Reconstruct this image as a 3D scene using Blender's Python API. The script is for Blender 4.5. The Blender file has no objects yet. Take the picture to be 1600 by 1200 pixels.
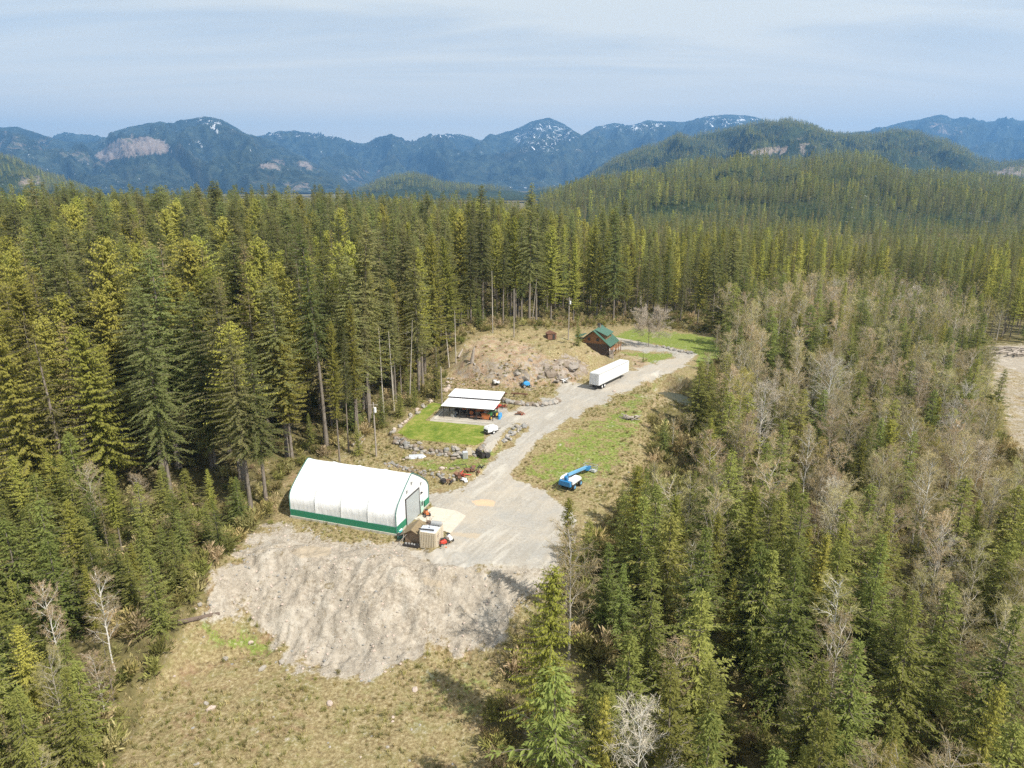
import bpy, math, random
import numpy as np
from mathutils import Vector, Matrix
R = math.radians
sc = bpy.context.scene
COL = sc.collection
rng = np.random.default_rng(7)
random.seed(7)

# ------------------------------------------------------------------ camera
CAMH = 50.0
FPX = 1067.0                       # focal length in photograph pixels (24 mm on 36 mm)
PITCH = math.atan(310 / FPX)
cd = bpy.data.cameras.new('camera'); cam = bpy.data.objects.new('camera', cd); COL.objects.link(cam)
cam.location = (0, 0, CAMH); cam.rotation_euler = (math.pi / 2 - PITCH, 0, 0)
cd.sensor_width = 36; cd.lens = 24.0; cd.clip_start = 0.5; cd.clip_end = 60000
sc.camera = cam
# ------------------------------------------------------------------ sky and sun
SUN_EL = R(50); SUN_AZ = R(126)     # azimuth clockwise from +Y
w = bpy.data.worlds.new('World'); sc.world = w; w.use_nodes = True
nt = w.node_tree; N = nt.nodes; L = nt.links
for n in list(N): N.remove(n)
out = N.new('ShaderNodeOutputWorld'); bg = N.new('ShaderNodeBackground'); bg.inputs[1].default_value = 0.088
sky = N.new('ShaderNodeTexSky'); sky.sky_type = 'NISHITA'; sky.sun_disc = False
sky.sun_elevation = SUN_EL; sky.sun_rotation = SUN_AZ; sky.air_density = 1.0; sky.dust_density = 1.2; sky.ozone_density = 1.2
tc = N.new('ShaderNodeTexCoord')
sep = N.new('ShaderNodeSeparateXYZ'); L.new(tc.outputs['Generated'], sep.inputs[0])
# thin cirrus: project the view direction on a high flat layer
zz = N.new('ShaderNodeMath'); zz.operation = 'ADD'; zz.inputs[1].default_value = 0.12; L.new(sep.outputs[2], zz.inputs[0])
dx = N.new('ShaderNodeMath'); dx.operation = 'DIVIDE'; L.new(sep.outputs[0], dx.inputs[0]); L.new(zz.outputs[0], dx.inputs[1])
dy = N.new('ShaderNodeMath'); dy.operation = 'DIVIDE'; L.new(sep.outputs[1], dy.inputs[0]); L.new(zz.outputs[0], dy.inputs[1])
cmb = N.new('ShaderNodeCombineXYZ'); L.new(dx.outputs[0], cmb.inputs[0]); L.new(dy.outputs[0], cmb.inputs[1])
mp = N.new('ShaderNodeMapping'); mp.inputs['Rotation'].default_value = (0, 0, R(28)); mp.inputs['Scale'].default_value = (0.35, 1.5, 1); L.new(cmb.outputs[0], mp.inputs[0])
n1 = N.new('ShaderNodeTexNoise'); n1.inputs['Scale'].default_value = 0.9; n1.inputs['Detail'].default_value = 7; n1.inputs['Roughness'].default_value = 0.55; n1.inputs['Distortion'].default_value = 0.5
L.new(mp.outputs[0], n1.inputs['Vector'])
cr = N.new('ShaderNodeMapRange'); cr.inputs[1].default_value = 0.40; cr.inputs[2].default_value = 0.60; cr.inputs[3].default_value = 0.32; cr.inputs[4].default_value = 1.0; L.new(n1.outputs['Fac'], cr.inputs[0])
mx = N.new('ShaderNodeMix'); mx.data_type = 'RGBA'; L.new(cr.outputs[0], mx.inputs[0]); L.new(sky.outputs[0], mx.inputs[6]); mx.inputs[7].default_value = (7.4, 7.3, 6.5, 1)
hf = N.new('ShaderNodeMapRange'); hf.interpolation_type = 'SMOOTHSTEP'; hf.inputs[1].default_value = 0.02; hf.inputs[2].default_value = 0.24; hf.inputs[3].default_value = 0.95; hf.inputs[4].default_value = 0.0; L.new(sep.outputs[2], hf.inputs[0])
mh_ = N.new('ShaderNodeMix'); mh_.data_type = 'RGBA'; L.new(hf.outputs[0], mh_.inputs[0]); L.new(mx.outputs[2], mh_.inputs[6]); mh_.inputs[7].default_value = (12.0, 10.4, 7.6, 1)
L.new(mh_.outputs[2], bg.inputs[0]); L.new(bg.outputs[0], out.inputs[0])
sd = bpy.data.lights.new('sun', 'SUN'); sd.energy = 5.0; sd.angle = R(0.53); sd.color = (1.0, 0.95, 0.86)
so = bpy.data.objects.new('sun', sd); COL.objects.link(so)
SDIR = Vector((math.sin(SUN_AZ) * math.cos(SUN_EL), math.cos(SUN_AZ) * math.cos(SUN_EL), math.sin(SUN_EL)))
so.rotation_euler = SDIR.to_track_quat('Z', 'Y').to_euler(); so.location = (0, 0, 200)
sc.view_settings.view_transform = 'Standard'; sc.view_settings.look = 'None'; sc.view_settings.gamma = 1.0
sc.view_settings.exposure = 0.66
sc.cycles.max_bounces = 5; sc.cycles.diffuse_bounces = 3; sc.cycles.transparent_max_bounces = 8; sc.cycles.volume_bounces = 0
sc.cycles.use_denoising = False

# ------------------------------------------------------------------ helpers
CP, SP = math.cos(PITCH), math.sin(PITCH)
def at(px, py, z=0.0):              # photograph pixel -> world point on height z
    u = (px - 800) / FPX; v = (py - 600) / FPX
    t = (z - CAMH) / (-SP - v * CP)
    return (u * t, (CP - v * SP) * t)
def proj(x, y, z):
    dz = z - CAMH; dep = y * CP - dz * SP; up = y * SP + dz * CP
    dep = np.maximum(dep, 0.1)
    return 800 + FPX * x / dep, 600 - FPX * up / dep
def sm(t):
    t = np.clip(t, 0, 1); return t * t * (3 - 2 * t)
def _h(ix, iy, s):
    n = (ix * 374761393 + iy * 668265263 + s * 974634777) & 0xffffffff
    n = ((n ^ (n >> 13)) * 1274126177) & 0xffffffff
    return ((n ^ (n >> 16)) & 0xffff) / 65535.0
def vnoise(x, y, s=0):
    x = np.asarray(x, float); y = np.asarray(y, float)
    ix = np.floor(x).astype(np.int64); iy = np.floor(y).astype(np.int64)
    fx = x - ix; fy = y - iy; fx = fx * fx * (3 - 2 * fx); fy = fy * fy * (3 - 2 * fy)
    a = _h(ix, iy, s); b = _h(ix + 1, iy, s); c = _h(ix, iy + 1, s); d = _h(ix + 1, iy + 1, s)
    return (a + (b - a) * fx) * (1 - fy) + (c + (d - c) * fx) * fy
def fbm(x, y, o=4, s=0, g=0.5):
    t = 0; a = 1; n = 0
    for k in range(o):
        t = t + a * vnoise(x, y, s + k); n += a; a *= g; x = x * 2.03 + 17; y = y * 2.03 + 5
    return t / n
def sdf(x, y, P):                   # signed distance, positive inside
    x = np.asarray(x, float); y = np.asarray(y, float)
    d = np.full(x.shape, 1e18); ins = np.zeros(x.shape, bool); n = len(P)
    for i in range(n):
        ax, ay = P[i]; bx, by = P[(i + 1) % n]
        ex, ey = bx - ax, by - ay
        t = np.clip(((x - ax) * ex + (y - ay) * ey) / (ex * ex + ey * ey + 1e-12), 0, 1)
        d = np.minimum(d, (x - ax - t * ex) ** 2 + (y - ay - t * ey) ** 2)
        if ay != by:
            c = ((ay > y) != (by > y)) & (x < (bx - ax) * (y - ay) / (by - ay) + ax)
            ins ^= c
    d = np.sqrt(d); return np.where(ins, d, -d)
def wpoly(L_, z=0): return [at(a[0], a[1], a[2] if len(a) > 2 else z) for a in L_]

PLAT = wpoly([(330, 890), (400, 868), (500, 876), (600, 884), (700, 882), (780, 876), (850, 870), (890, 850), (905, 815), (935, 795, 0), (965, 765, 1), (985, 700, 1.5), (990, 655, 2), (1050, 597, 3), (1120, 562, 3), (1250, 520, 3), (1250, 420, 3)]) + [(400, 900), (-900, 900), (-900, 60)] + wpoly([(-100, 800), (220, 850)])
LAWNT = wpoly([(612, 684), (640, 692), (700, 699), (762, 697), (785, 684), (812, 668), (806, 655), (840, 630), (700, 600), (600, 640)], 3)
LOWT = wpoly([(560, 690), (600, 722), (625, 730), (700, 743), (740, 742), (770, 722), (800, 695), (760, 690), (640, 680)], 1.3)
MC = at(808, 548, 6)
POND = at(1050, 627, -1.4)
def height(x, y):
    x = np.asarray(x, float); y = np.asarray(y, float)
    d = -sdf(x, y, PLAT) + (fbm(x / 6, y / 6, 3, 3) - .5) * 3
    wdt = np.where(x < -10, 11 + 10 * sm((-x - 36) / 10), 11 + 18 * sm((x + 4) / 14))
    t = np.clip(d / wdt, 0, 1)
    f = 0.6 * t + 0.4 * sm(t)
    plat = 3.0 * sm((y - 98) / 42) + 4 * sm((-x - 40) / 80) * sm((y - 90) / 60) + 3 * sm((y - 160) / 60) * sm((30 - x) / 40)
    z = plat * (1 - f) - 6.6 * f
    z = z + (np.maximum(z, 3.0) - z) * sm(sdf(x, y, LAWNT) / 1.3 + .5)
    z = z + (np.maximum(z, 1.3) - z) * sm(sdf(x, y, LOWT) / 1.0 + .5)
    m = 1 - ((x - MC[0]) / 25) ** 2 - ((y - MC[1] - 2) / 27) ** 2
    m = m + (fbm(x / 7, y / 7, 4, 11) - .5) * .35
    mh = sm(m * 1.7)
    z = z + 5.2 * mh
    face = np.clip(mh * (1 - mh) * 4, 0, 1) * sm((x + 6) / 10)
    rk = np.abs(fbm(x / 3.2, y / 3.2, 4, 21) - .5) * 2
    z = z + face * (0.9 - rk * 3.0) * .8
    # sand bank: crest ridge, gullies
    front = np.exp(-((d - 1.0) / 5.0) ** 2) * sm((x + 46) / 6) * sm((-4 - x) / 6)
    z = z + front * ((fbm(x / 3.4, y / 3.0, 4, 31) - .42) * 2.6 + (fbm(x / .9, y / .9, 3, 33) - .5) * .5)
    slope = sm(d / 3) * sm((15 - d) / 4) * sm((x + 48) / 6) * sm((4 - x) / 6)
    qx = x + 5 * (fbm(x / 5, y / 5, 3, 140) - .5); qy = y + 5 * (fbm(x / 5, y / 5, 3, 141) - .5)
    z = z + slope * ((np.abs(fbm(qx / 1.6, qy / 5.5, 4, 41) - .5) * -1.1 + .12) + (fbm(qx / 5.5, qy / 6, 4, 43) - .5) * 1.7 + (fbm(x / 1.1, y / 1.3, 5, 46, .75) - .5) * 1.25)
    track = sm((d + 8) / 5) * sm((3 - d) / 3) * sm((x + 46) / 6) * sm((0 - x) / 6)
    z = z + track * ((np.abs(np.sin(x * 1.3 + y * .5 + 2 * fbm(x / 4, y / 4, 2, 55))) ** .7) - .6) * .55 * sm(fbm(x / 6, y / 6, 2, 66) * 5 - 2.8)
    # general roughness outside the yard
    z = z + (fbm(x / 9, y / 9, 4, 51) - .5) * 1.2 * sm(d / 10) + (fbm(x / 1.5, y / 1.5, 3, 61) - .5) * .22 * sm((d + 4) / 6)
    z = z + (fbm(x / 2.2, y / 2.2, 4, 71) - .5) * 1.9 * sm(mh * 3)
    e = ((x - POND[0]) / 5) ** 2 + ((y - POND[1]) / 8) ** 2
    z = np.where(y > 40, z + (np.minimum(z, -2.4) - z) * sm(1.9 - e), z)
    # far plain
    far = sm((y - 230) / 250)
    z = z + far * (-4 * sm((x + 20) / 120) * (1 - f) + (fbm(x / 90, y / 90, 3, 81) - .5) * 9)
    return z
def hz(x, y): return float(height(np.array([x]), np.array([y]))[0])
def gp(px, py, z0=0.0):             # where the ray through a pixel of the photo meets the terrain
    z = z0
    for _ in range(14):
        x, y = at(px, py, z); z = z + (hz(x, y) - z) * .6
    return x, y, hz(x, y)

def mesh_np(name, V, F, attrs=None, mats=(), mi=None, smooth=False):
    V = np.asarray(V, np.float32); F = np.asarray(F, np.int32)
    me = bpy.data.meshes.new(name); k = F.shape[1]
    me.vertices.add(len(V)); me.vertices.foreach_set('co', V.ravel())
    me.loops.add(F.size); me.loops.foreach_set('vertex_index', F.ravel())
    me.polygons.add(len(F)); me.polygons.foreach_set('loop_start', np.arange(len(F), dtype=np.int32) * k)
    me.polygons.foreach_set('loop_total', np.full(len(F), k, np.int32))
    if mi is not None: me.polygons.foreach_set('material_index', np.asarray(mi, np.int32))
    for m in mats: me.materials.append(m)
    me.update(calc_edges=True)
    me.polygons.foreach_set('use_smooth', np.full(len(F), smooth))
    for n, (a, dom) in (attrs or {}).items():
        a = np.asarray(a, np.float32)
        if a.ndim == 1:
            A = me.attributes.new(n, 'FLOAT', dom); A.data.foreach_set('value', a)
        else:
            A = me.attributes.new(n, 'FLOAT_COLOR', dom); A.data.foreach_set('color', a.ravel())
    return me
def tag(o, label=None, cat=None, group=None, kind=None):
    for k, v in (('label', label), ('category', cat), ('group', group), ('kind', kind)):
        if v: o[k] = v
    return o
def link(name, me, parent=None, loc=None, rot=None):
    o = bpy.data.objects.new(name, me); COL.objects.link(o)
    if parent is not None: o.parent = parent
    if loc is not None: o.location = loc
    if rot is not None: o.rotation_euler = rot
    return o
def thing(name, label, cat, loc=(0, 0, 0), rz=0, group=None):
    o = bpy.data.objects.new(name, None); COL.objects.link(o); o.location = loc; o.rotation_euler = (0, 0, rz)
    o.empty_display_size = .5
    return tag(o, label, cat, group)
def struct(o): o['kind'] = 'structure'; return o

# ------------------------------------------------------------------ materials
class NT:
    def __init__(s, name):
        s.m = bpy.data.materials.new(name); s.m.use_nodes = True; s.t = s.m.node_tree
        for n in list(s.t.nodes): s.t.nodes.remove(n)
        s.out = s.t.nodes.new('ShaderNodeOutputMaterial'); s.tc = None
    def n(s, ty, **kw):
        n = s.t.nodes.new(ty)
        for k, v in kw.items(): setattr(n, k, v)
        return n
    def l(s, a, b): s.t.links.new(a, b)
    def set(s, sock, v):
        if hasattr(v, 'links') or hasattr(v, 'is_output'): s.l(v, sock)
        else:
            if isinstance(v, tuple) and len(v) == 3 and sock.type == 'RGBA': v = (*v, 1)
            sock.default_value = v
    def coord(s, kind='Object'):
        if s.tc is None: s.tc = s.n('ShaderNodeTexCoord')
        return s.tc.outputs[kind]
    def noise(s, scale, detail=4, rough=.55, vec=None, dist=0.0, kind='Object', sc3=None, rz=0.0):
        n = s.n('ShaderNodeTexNoise'); n.inputs['Scale'].default_value = scale; n.inputs['Detail'].default_value = detail
        n.inputs['Roughness'].default_value = rough; n.inputs['Distortion'].default_value = dist
        v = vec if vec is not None else s.coord(kind)
        if sc3:
            mp = s.n('ShaderNodeMapping'); mp.vector_type = 'TEXTURE' if rz else 'POINT'; mp.inputs['Scale'].default_value = tuple(1 / q for q in sc3) if rz else sc3; mp.inputs['Rotation'].default_value = (0, 0, rz); s.l(v, mp.inputs[0]); v = mp.outputs[0]
        s.l(v, n.inputs['Vector']); return n.outputs['Fac']
    def math(s, op, a, b=0.0, clamp=False):
        n = s.n('ShaderNodeMath', operation=op, use_clamp=clamp); s.set(n.inputs[0], a); s.set(n.inputs[1], b); return n.outputs[0]
    def mr(s, v, a, b, c=0.0, d=1.0, smooth=False):
        n = s.n('ShaderNodeMapRange'); n.clamp = True
        if smooth: n.interpolation_type = 'SMOOTHSTEP'
        s.set(n.inputs[0], v)
        for i, q in enumerate((a, b, c, d)): n.inputs[i + 1].default_value = q
        return n.outputs[0]
    def mix(s, f, a, b, mode='MIX'):
        n = s.n('ShaderNodeMix', data_type='RGBA', blend_type=mode); s.set(n.inputs[0], f); s.set(n.inputs[6], a); s.set(n.inputs[7], b); return n.outputs[2]
    def ramp(s, f, stops):
        n = s.n('ShaderNodeValToRGB'); e = n.color_ramp.elements
        while len(e) < len(stops): e.new(.5)
        for q, (p, c) in zip(e, stops): q.position = p; q.color = (*c, 1)
        s.l(f, n.inputs[0]); return n.outputs[0]
    def attr(s, name, out='Fac'):
        n = s.n('ShaderNodeAttribute'); n.attribute_name = name; return n.outputs[out]
    def bump(s, h, dist=.05, strength=1.0):
        n = s.n('ShaderNodeBump'); n.inputs['Distance'].default_value = dist; n.inputs['Strength'].default_value = strength; s.l(h, n.inputs['Height']); return n.outputs[0]
    def bsdf(s, color, rough=.8, metal=0.0, normal=None, spec=.5, **kw):
        b = s.n('ShaderNodeBsdfPrincipled'); s.set(b.inputs['Base Color'], color); s.set(b.inputs['Roughness'], rough); s.set(b.inputs['Metallic'], metal)
        s.set(b.inputs['Specular IOR Level'], spec)
        if normal is not None: s.l(normal, b.inputs['Normal'])
        s.l(b.outputs[0], s.out.inputs[0]); return b
def paint(name, col, rough=.5, metal=0.0, var=.15, scale=3.0, dirt=(.18, .15, .11), dirtf=.25, bump=0.0, spec=.5):
    t = NT(name)
    f = t.mr(t.noise(scale, 5), .35, .7)
    c = t.mix(t.math('MULTIPLY', f, var), col, tuple(q * .55 for q in col))
    g = t.mr(t.noise(scale * 2.7, 6, .65, sc3=(1, 1, .35)), .52, .72, 0, dirtf)
    c = t.mix(g, c, dirt)
    nm = t.bump(t.noise(scale * 6, 4), .02, bump) if bump else None
    t.bsdf(c, rough, metal, nm, spec); return t.m
# ------------------------------------------------------------------ foliage and bark materials
def foliage(name, ca, cb, cc, trans=.35, hvar=.5):
    t = NT(name)
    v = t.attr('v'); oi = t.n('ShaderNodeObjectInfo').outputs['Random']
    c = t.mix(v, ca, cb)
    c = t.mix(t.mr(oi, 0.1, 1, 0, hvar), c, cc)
    o2 = t.math('FRACT', t.math('MULTIPLY', oi, 17.31))
    b = t.mr(o2, 0, 1, .68, 1.5)
    hs = t.n('ShaderNodeHueSaturation'); t.l(c, hs.inputs['Color']); t.l(b, hs.inputs['Value'])
    t.l(t.mr(t.math('FRACT', t.math('MULTIPLY', oi, 7.77)), 0, 1, .485, .513), hs.inputs['Hue'])
    c = hs.outputs[0]
    d = t.n('ShaderNodeBsdfDiffuse'); t.l(c, d.inputs[0])
    tr = t.n('ShaderNodeBsdfTranslucent'); t.l(t.mix(.5, c, (.26, .26, .07)), tr.inputs[0])
    m1 = t.n('ShaderNodeMixShader'); m1.inputs[0].default_value = trans; t.l(d.outputs[0], m1.inputs[1]); t.l(tr.outputs[0], m1.inputs[2])
    t.l(m1.outputs[0], t.out.inputs[0]); return t.m
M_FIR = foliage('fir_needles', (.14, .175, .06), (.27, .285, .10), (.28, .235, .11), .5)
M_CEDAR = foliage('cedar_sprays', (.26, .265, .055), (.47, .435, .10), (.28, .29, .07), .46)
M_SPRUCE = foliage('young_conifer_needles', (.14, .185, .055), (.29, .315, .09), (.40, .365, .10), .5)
M_BROWN = foliage('thinning_needles', (.19, .16, .07), (.28, .22, .11), (.17, .17, .06), .3)
M_TWIG = foliage('bare_twigs', (.36, .27, .155), (.55, .43, .27), (.40, .37, .15), .3, 1.0)
M_BUD = foliage('yellow_buds', (.30, .25, .07), (.42, .36, .10), (.30, .28, .07), .25)
M_PALE = foliage('pale_twigs', (.44, .38, .30), (.62, .55, .45), (.40, .36, .27), .1)
M_BUSH = foliage('brush', (.20, .17, .06), (.33, .26, .12), (.18, .20, .05), .25, .9)
def bark(name, a, b):
    t = NT(name); f = t.mr(t.noise(1.6, 6, .65, sc3=(3, 3, .5)), .35, .65)
    c = t.mix(f, a, b); oi = t.n('ShaderNodeObjectInfo').outputs['Random']
    c = t.mix(t.math('MULTIPLY', oi, .35), c, (.12, .11, .09))
    t.bsdf(c, .9, normal=t.bump(t.noise(4, 5, sc3=(3, 3, .6)), .05, .8)); return t.m
M_BARK = bark('conifer_bark', (.13, .10, .075), (.27, .23, .185))
M_GREYBARK = bark('alder_bark', (.36, .31, .25), (.58, .53, .45))
M_WHITEBARK = bark('birch_bark', (.50, .47, .42), (.80, .77, .71))

# ------------------------------------------------------------------ ground material
g = NT('terrain_surface')
pos = g.n('ShaderNodeNewGeometry').outputs['Position']
nA = g.noise(.09, 5, .6, pos); nB = g.noise(.45, 6, .65, pos); nC = g.noise(2.4, 7, .7, pos); nD = g.noise(9, 5, .7, pos)
a1 = g.n('ShaderNodeAttribute'); a1.attribute_name = 'm1'; s1 = g.n('ShaderNodeSeparateColor'); g.l(a1.outputs['Color'], s1.inputs[0])
a2 = g.n('ShaderNodeAttribute'); a2.attribute_name = 'm2'; s2 = g.n('ShaderNodeSeparateColor'); g.l(a2.outputs['Color'], s2.inputs[0])
edge = g.math('ADD', g.math('MULTIPLY', g.math('SUBTRACT', nB, .5), 2.0), g.math('MULTIPLY', g.math('SUBTRACT', nC, .5), 1.6))
def msk(v, k=1.0): return g.mr(g.math('ADD', v, g.math('MULTIPLY', edge, k)), .42, .58, smooth=True)
# dry meadow
gr = g.ramp(nC, [(.3, (0.101, 0.071, 0.038)), (.43, (0.210, 0.160, 0.080)), (.54, (0.302, 0.244, 0.126)), (.68, (0.437, 0.370, 0.235))])
gr = g.mix(g.mr(nB, .48, .62, 0, .45), gr, (.22, .215, .075))
gr = g.mix(g.mr(g.noise(.22, 6, .7, pos), .55, .68, 0, .6), gr, (.26, .16, .10))
gr = g.mix(g.mr(g.noise(1.1, 6, .75, pos), .62, .72, 0, .7), gr, (0.468, 0.425, 0.340))
lush = g.ramp(nC, [(.3, (.075, .11, .02)), (.48, (.15, .20, .035)), (.62, (.27, .28, .085)), (.75, (.40, .36, .17))])
lawn = g.ramp(g.math('ADD', g.math('MULTIPLY', g.noise(1.2, 6, .7, pos), .5), g.math('MULTIPLY', g.noise(.25, 4, .6, pos), .5)), [(.38, (.10, .15, .022)), (.48, (.16, .21, .03)), (.60, (.30, .28, .08))])
grav = g.ramp(nC, [(.3, (0.248, 0.224, 0.188)), (.5, (0.348, 0.320, 0.276)), (.68, (0.424, 0.396, 0.344))])
grav = g.mix(g.mr(g.noise(.16, 5, .6, pos), .42, .66, 0, .55), grav, (0.297, 0.293, 0.276))
grav = g.mix(g.mr(g.noise(.3, 6, .65, pos, .6), .56, .68, 0, .5), grav, (0.470, 0.428, 0.353))
grav = g.mix(g.mr(nD, .55, .68, 0, .6), grav, (.24, .21, .175)); grav = g.mix(g.mr(g.noise(.7, 7, .75, pos, .8), .56, .66, 0, .45), grav, (.30, .25, .19))
sand = g.ramp(nC, [(.28, (.17, .14, .105)), (.45, (.30, .255, .20)), (.58, (.40, .35, .28)), (.74, (.54, .475, .39))])
sand = g.mix(g.mr(nA, .42, .6, 0, .55), sand, (.35, .31, .255))
sand = g.mix(g.mr(g.noise(1.0, 7, .75, pos, 0, 'Object', (1, .35, 1)), .50, .64, 0, .6), sand, (.21, .18, .145)); sand = g.mix(g.mr(g.noise(.25, 6, .7, pos, .8), .50, .62, 0, .55), sand, (.50, .455, .385))
sand = g.mix(g.mr(nD, .60, .70, 0, .5), sand, (0.595, 0.561, 0.510))
rock = g.ramp(g.noise(.9, 8, .72, pos, 1.0), [(.3, (.10, .08, .06)), (.48, (.25, .205, .165)), (.6, (.36, .31, .26)), (.75, (.23, .20, .10))])
soil = g.ramp(nB, [(.3, (.20, .135, .085)), (.45, (.31, .215, .14)), (.55, (.37, .29, .18)), (.7, (.27, .26, .10))])
soil = g.mix(g.mr(g.noise(.5, 6, .7, pos), .52, .60, 0, .7), soil, (.20, .18, .08)); soil = g.mix(g.mr(g.noise(1.6, 7, .75, pos), .56, .63, 0, .85), soil, (.46, .41, .36))
soil = g.mix(g.mr(nD, .60, .72, 0, .6), soil, (.13, .085, .05))
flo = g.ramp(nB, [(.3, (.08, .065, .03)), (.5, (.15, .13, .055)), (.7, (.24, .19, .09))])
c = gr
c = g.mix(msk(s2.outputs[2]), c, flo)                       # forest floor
c = g.mix(msk(s1.outputs[0], .8), c, lush)                 # lush grass
c = g.mix(msk(s2.outputs[1], .8), c, soil)                 # brown soil
c = g.mix(msk(s2.outputs[0], .9), c, rock)                 # rock
c = g.mix(g.mr(g.math('ADD', s1.outputs[2], g.math('MULTIPLY', edge, 1.2)), .2, .8, smooth=True), c, sand)                 # sand
gm = msk(s1.outputs[1], .55)
rut = g.noise(.55, 5, .6, pos, .3, 'Object', (1.6, .22, 1), R(-24)); mp_ = rut
grav = g.mix(g.mr(rut, .50, .62, 0, .5), grav, (.27, .245, .205)); grav = g.mix(g.mr(g.noise(.35, 5, .6, pos, .3, 'Object', (1.8, .25, 1), R(-32)), .55, .66, 0, .5), grav, (.50, .47, .41))
grav = g.mix(g.mr(g.noise(.07, 6, .7, pos, .5), .50, .62, 0, .6), grav, (.40, .35, .28))
c = g.mix(gm, c, grav)
c = g.mix(msk(a1.outputs['Alpha'], .15), c, lawn)
# ochre stains and puddle mud
c = g.mix(g.math('MULTIPLY', msk(a2.outputs['Alpha'], .5), .75), c, g.mix(g.attr('stain'), (.62, .40, .24), (.40, .33, .24)))
hgt = g.math('ADD', g.math('MULTIPLY', nC, .6), g.math('MULTIPLY', nD, .3))
bs = g.mr(gm, 0, 1, .9, .25)
bn = g.n('ShaderNodeBump'); bn.inputs['Distance'].default_value = .35; g.l(bs, bn.inputs['Strength']); g.l(hgt, bn.inputs['Height'])
g.bsdf(c, .95, 0, bn.outputs[0], .15)
M_GROUND = g.m

# masks are authored as outlines seen in the photograph and carried to world positions
def ppoly(P, x, y, z):
    px, py = proj(x, y, z)
    near = (y > 30)
    return np.where(near, sdf(px, py, P), -999)
YARD = [(655, 872), (640, 862), (660, 866), (700, 850), (704, 835), (680, 802), (668, 772), (720, 765), (750, 742), (780, 712), (806, 690), (826, 674), (829, 668), (812, 664), (790, 672), (775, 692), (764, 702), (752, 697), (772, 672), (776, 655), (765, 645), (800, 640), (840, 628), (880, 612), (925, 600), (962, 588), (1010, 572), (1045, 560), (1062, 553), (1048, 549), (1000, 547), (960, 543), (965, 540), (1000, 542), (1045, 546), (1078, 549), (1088, 556), (1070, 570), (1040, 586), (1000, 601), (960, 618), (920, 640), (880, 660), (845, 685), (818, 712), (800, 735), (805, 752), (850, 768), (885, 790), (900, 810), (900, 850), (870, 888), (800, 884), (740, 884), (690, 880)]
DRIVE2 = [(957, 526), (985, 531), (1020, 538), (1062, 547), (1050, 551), (1010, 543), (975, 536)]
PAD = [(668, 660), (690, 638), (790, 636), (796, 664), (757, 668), (674, 660)]
GRAV3 = [(870, 608), (880, 594), (905, 600), (930, 606), (900, 622), (880, 622)]
SAND = [(318, 912), (345, 878), (385, 846), (430, 828), (480, 834), (560, 848), (640, 856), (700, 868), (740, 873), (800, 868), (870, 866), (885, 880), (855, 905), (822, 930), (800, 965), (792, 1000), (765, 1022), (700, 1006), (650, 1026), (610, 1040), (570, 1056), (520, 1052), (470, 1026), (454, 1046), (440, 1012), (425, 990), (380, 968), (322, 956)]
LAWN = [(621, 676), (650, 648), (674, 628), (692, 632), (664, 657), (757, 665), (756, 690), (742, 696), (700, 692), (640, 686)]
GREEN = [(806, 748), (830, 715), (870, 682), (930, 645), (990, 612), (1050, 590), (1110, 570), (1078, 590), (1015, 640), (1000, 690), (962, 740), (900, 768), (850, 764)]
FIELD = [(955, 527), (990, 512), (1120, 526), (1130, 566), (1085, 576), (1090, 556), (1078, 549), (1030, 541)]
FIELD2 = [(968, 550), (1060, 552), (1050, 560), (1015, 571), (990, 562)]
LOWG = [(640, 715), (700, 720), (760, 700), (800, 695), (740, 742), (700, 742), (640, 732)]
GFRONT = [(310, 965), (370, 975), (425, 1000), (440, 1050), (380, 1030), (300, 1000)]
GFRONT2 = [(640, 1060), (720, 1030), (790, 1040), (780, 1133), (600, 1140)]
SOIL = [(698, 606), (712, 562), (738, 530), (760, 524), (800, 532), (850, 550), (880, 562), (905, 585), (900, 604), (800, 608), (705, 612)]
SOIL2 = [(870, 545), (950, 548), (1000, 557), (1022, 569), (990, 584), (986, 560), (930, 556)]
SOIL3 = [(995, 612), (1055, 592), (1090, 585), (1075, 605), (1040, 640), (1010, 640)]
ROCK = [(820, 575), (850, 556), (900, 552), (925, 570), (920, 588), (870, 600), (845, 595)]
RCLEAR = [(1528, 542), (1680, 534), (1700, 720), (1590, 705), (1560, 640), (1530, 580)]
CLEAR = [(-300, 5000), (130, 1300), (212, 1135), (272, 1000), (318, 938), (322, 900), (368, 850), (428, 812), (440, 762), (470, 730), (540, 702), (600, 668), (640, 640), (690, 608), (700, 560), (738, 522), (790, 513), (880, 513), (940, 510), (990, 506), (1120, 524), (1135, 560), (1092, 582), (1062, 604), (1015, 645), (1022, 695), (995, 765), (965, 800), (925, 850), (885, 900), (845, 970), (785, 1050), (762, 1133), (770, 1300), (830, 5000)]
STAIN = [(735, 782), (755, 779), (775, 784), (772, 791), (745, 791)]
MUD = [(450, 862), (480, 850), (520, 856), (515, 870), (470, 874)]
MUD2 = [(700, 830), (755, 832), (745, 842), (705, 838)]
MUD3 = [(655, 900), (690, 905), (700, 925), (660, 915)]
def soft(P, x, y, z, wd=5, rag=0):
    if not rag: return np.clip(.5 + ppoly(P, x, y, z) / wd / 2, 0, 1)
    px, py = proj(x, y, z); d_ = sdf(px, py, P) + (fbm(x / 3.5, y / 3.5, 5, 301, .65) - .5) * rag
    return np.where(y > 30, np.clip(.5 + d_ / wd / 2, 0, 1), 0)
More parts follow.
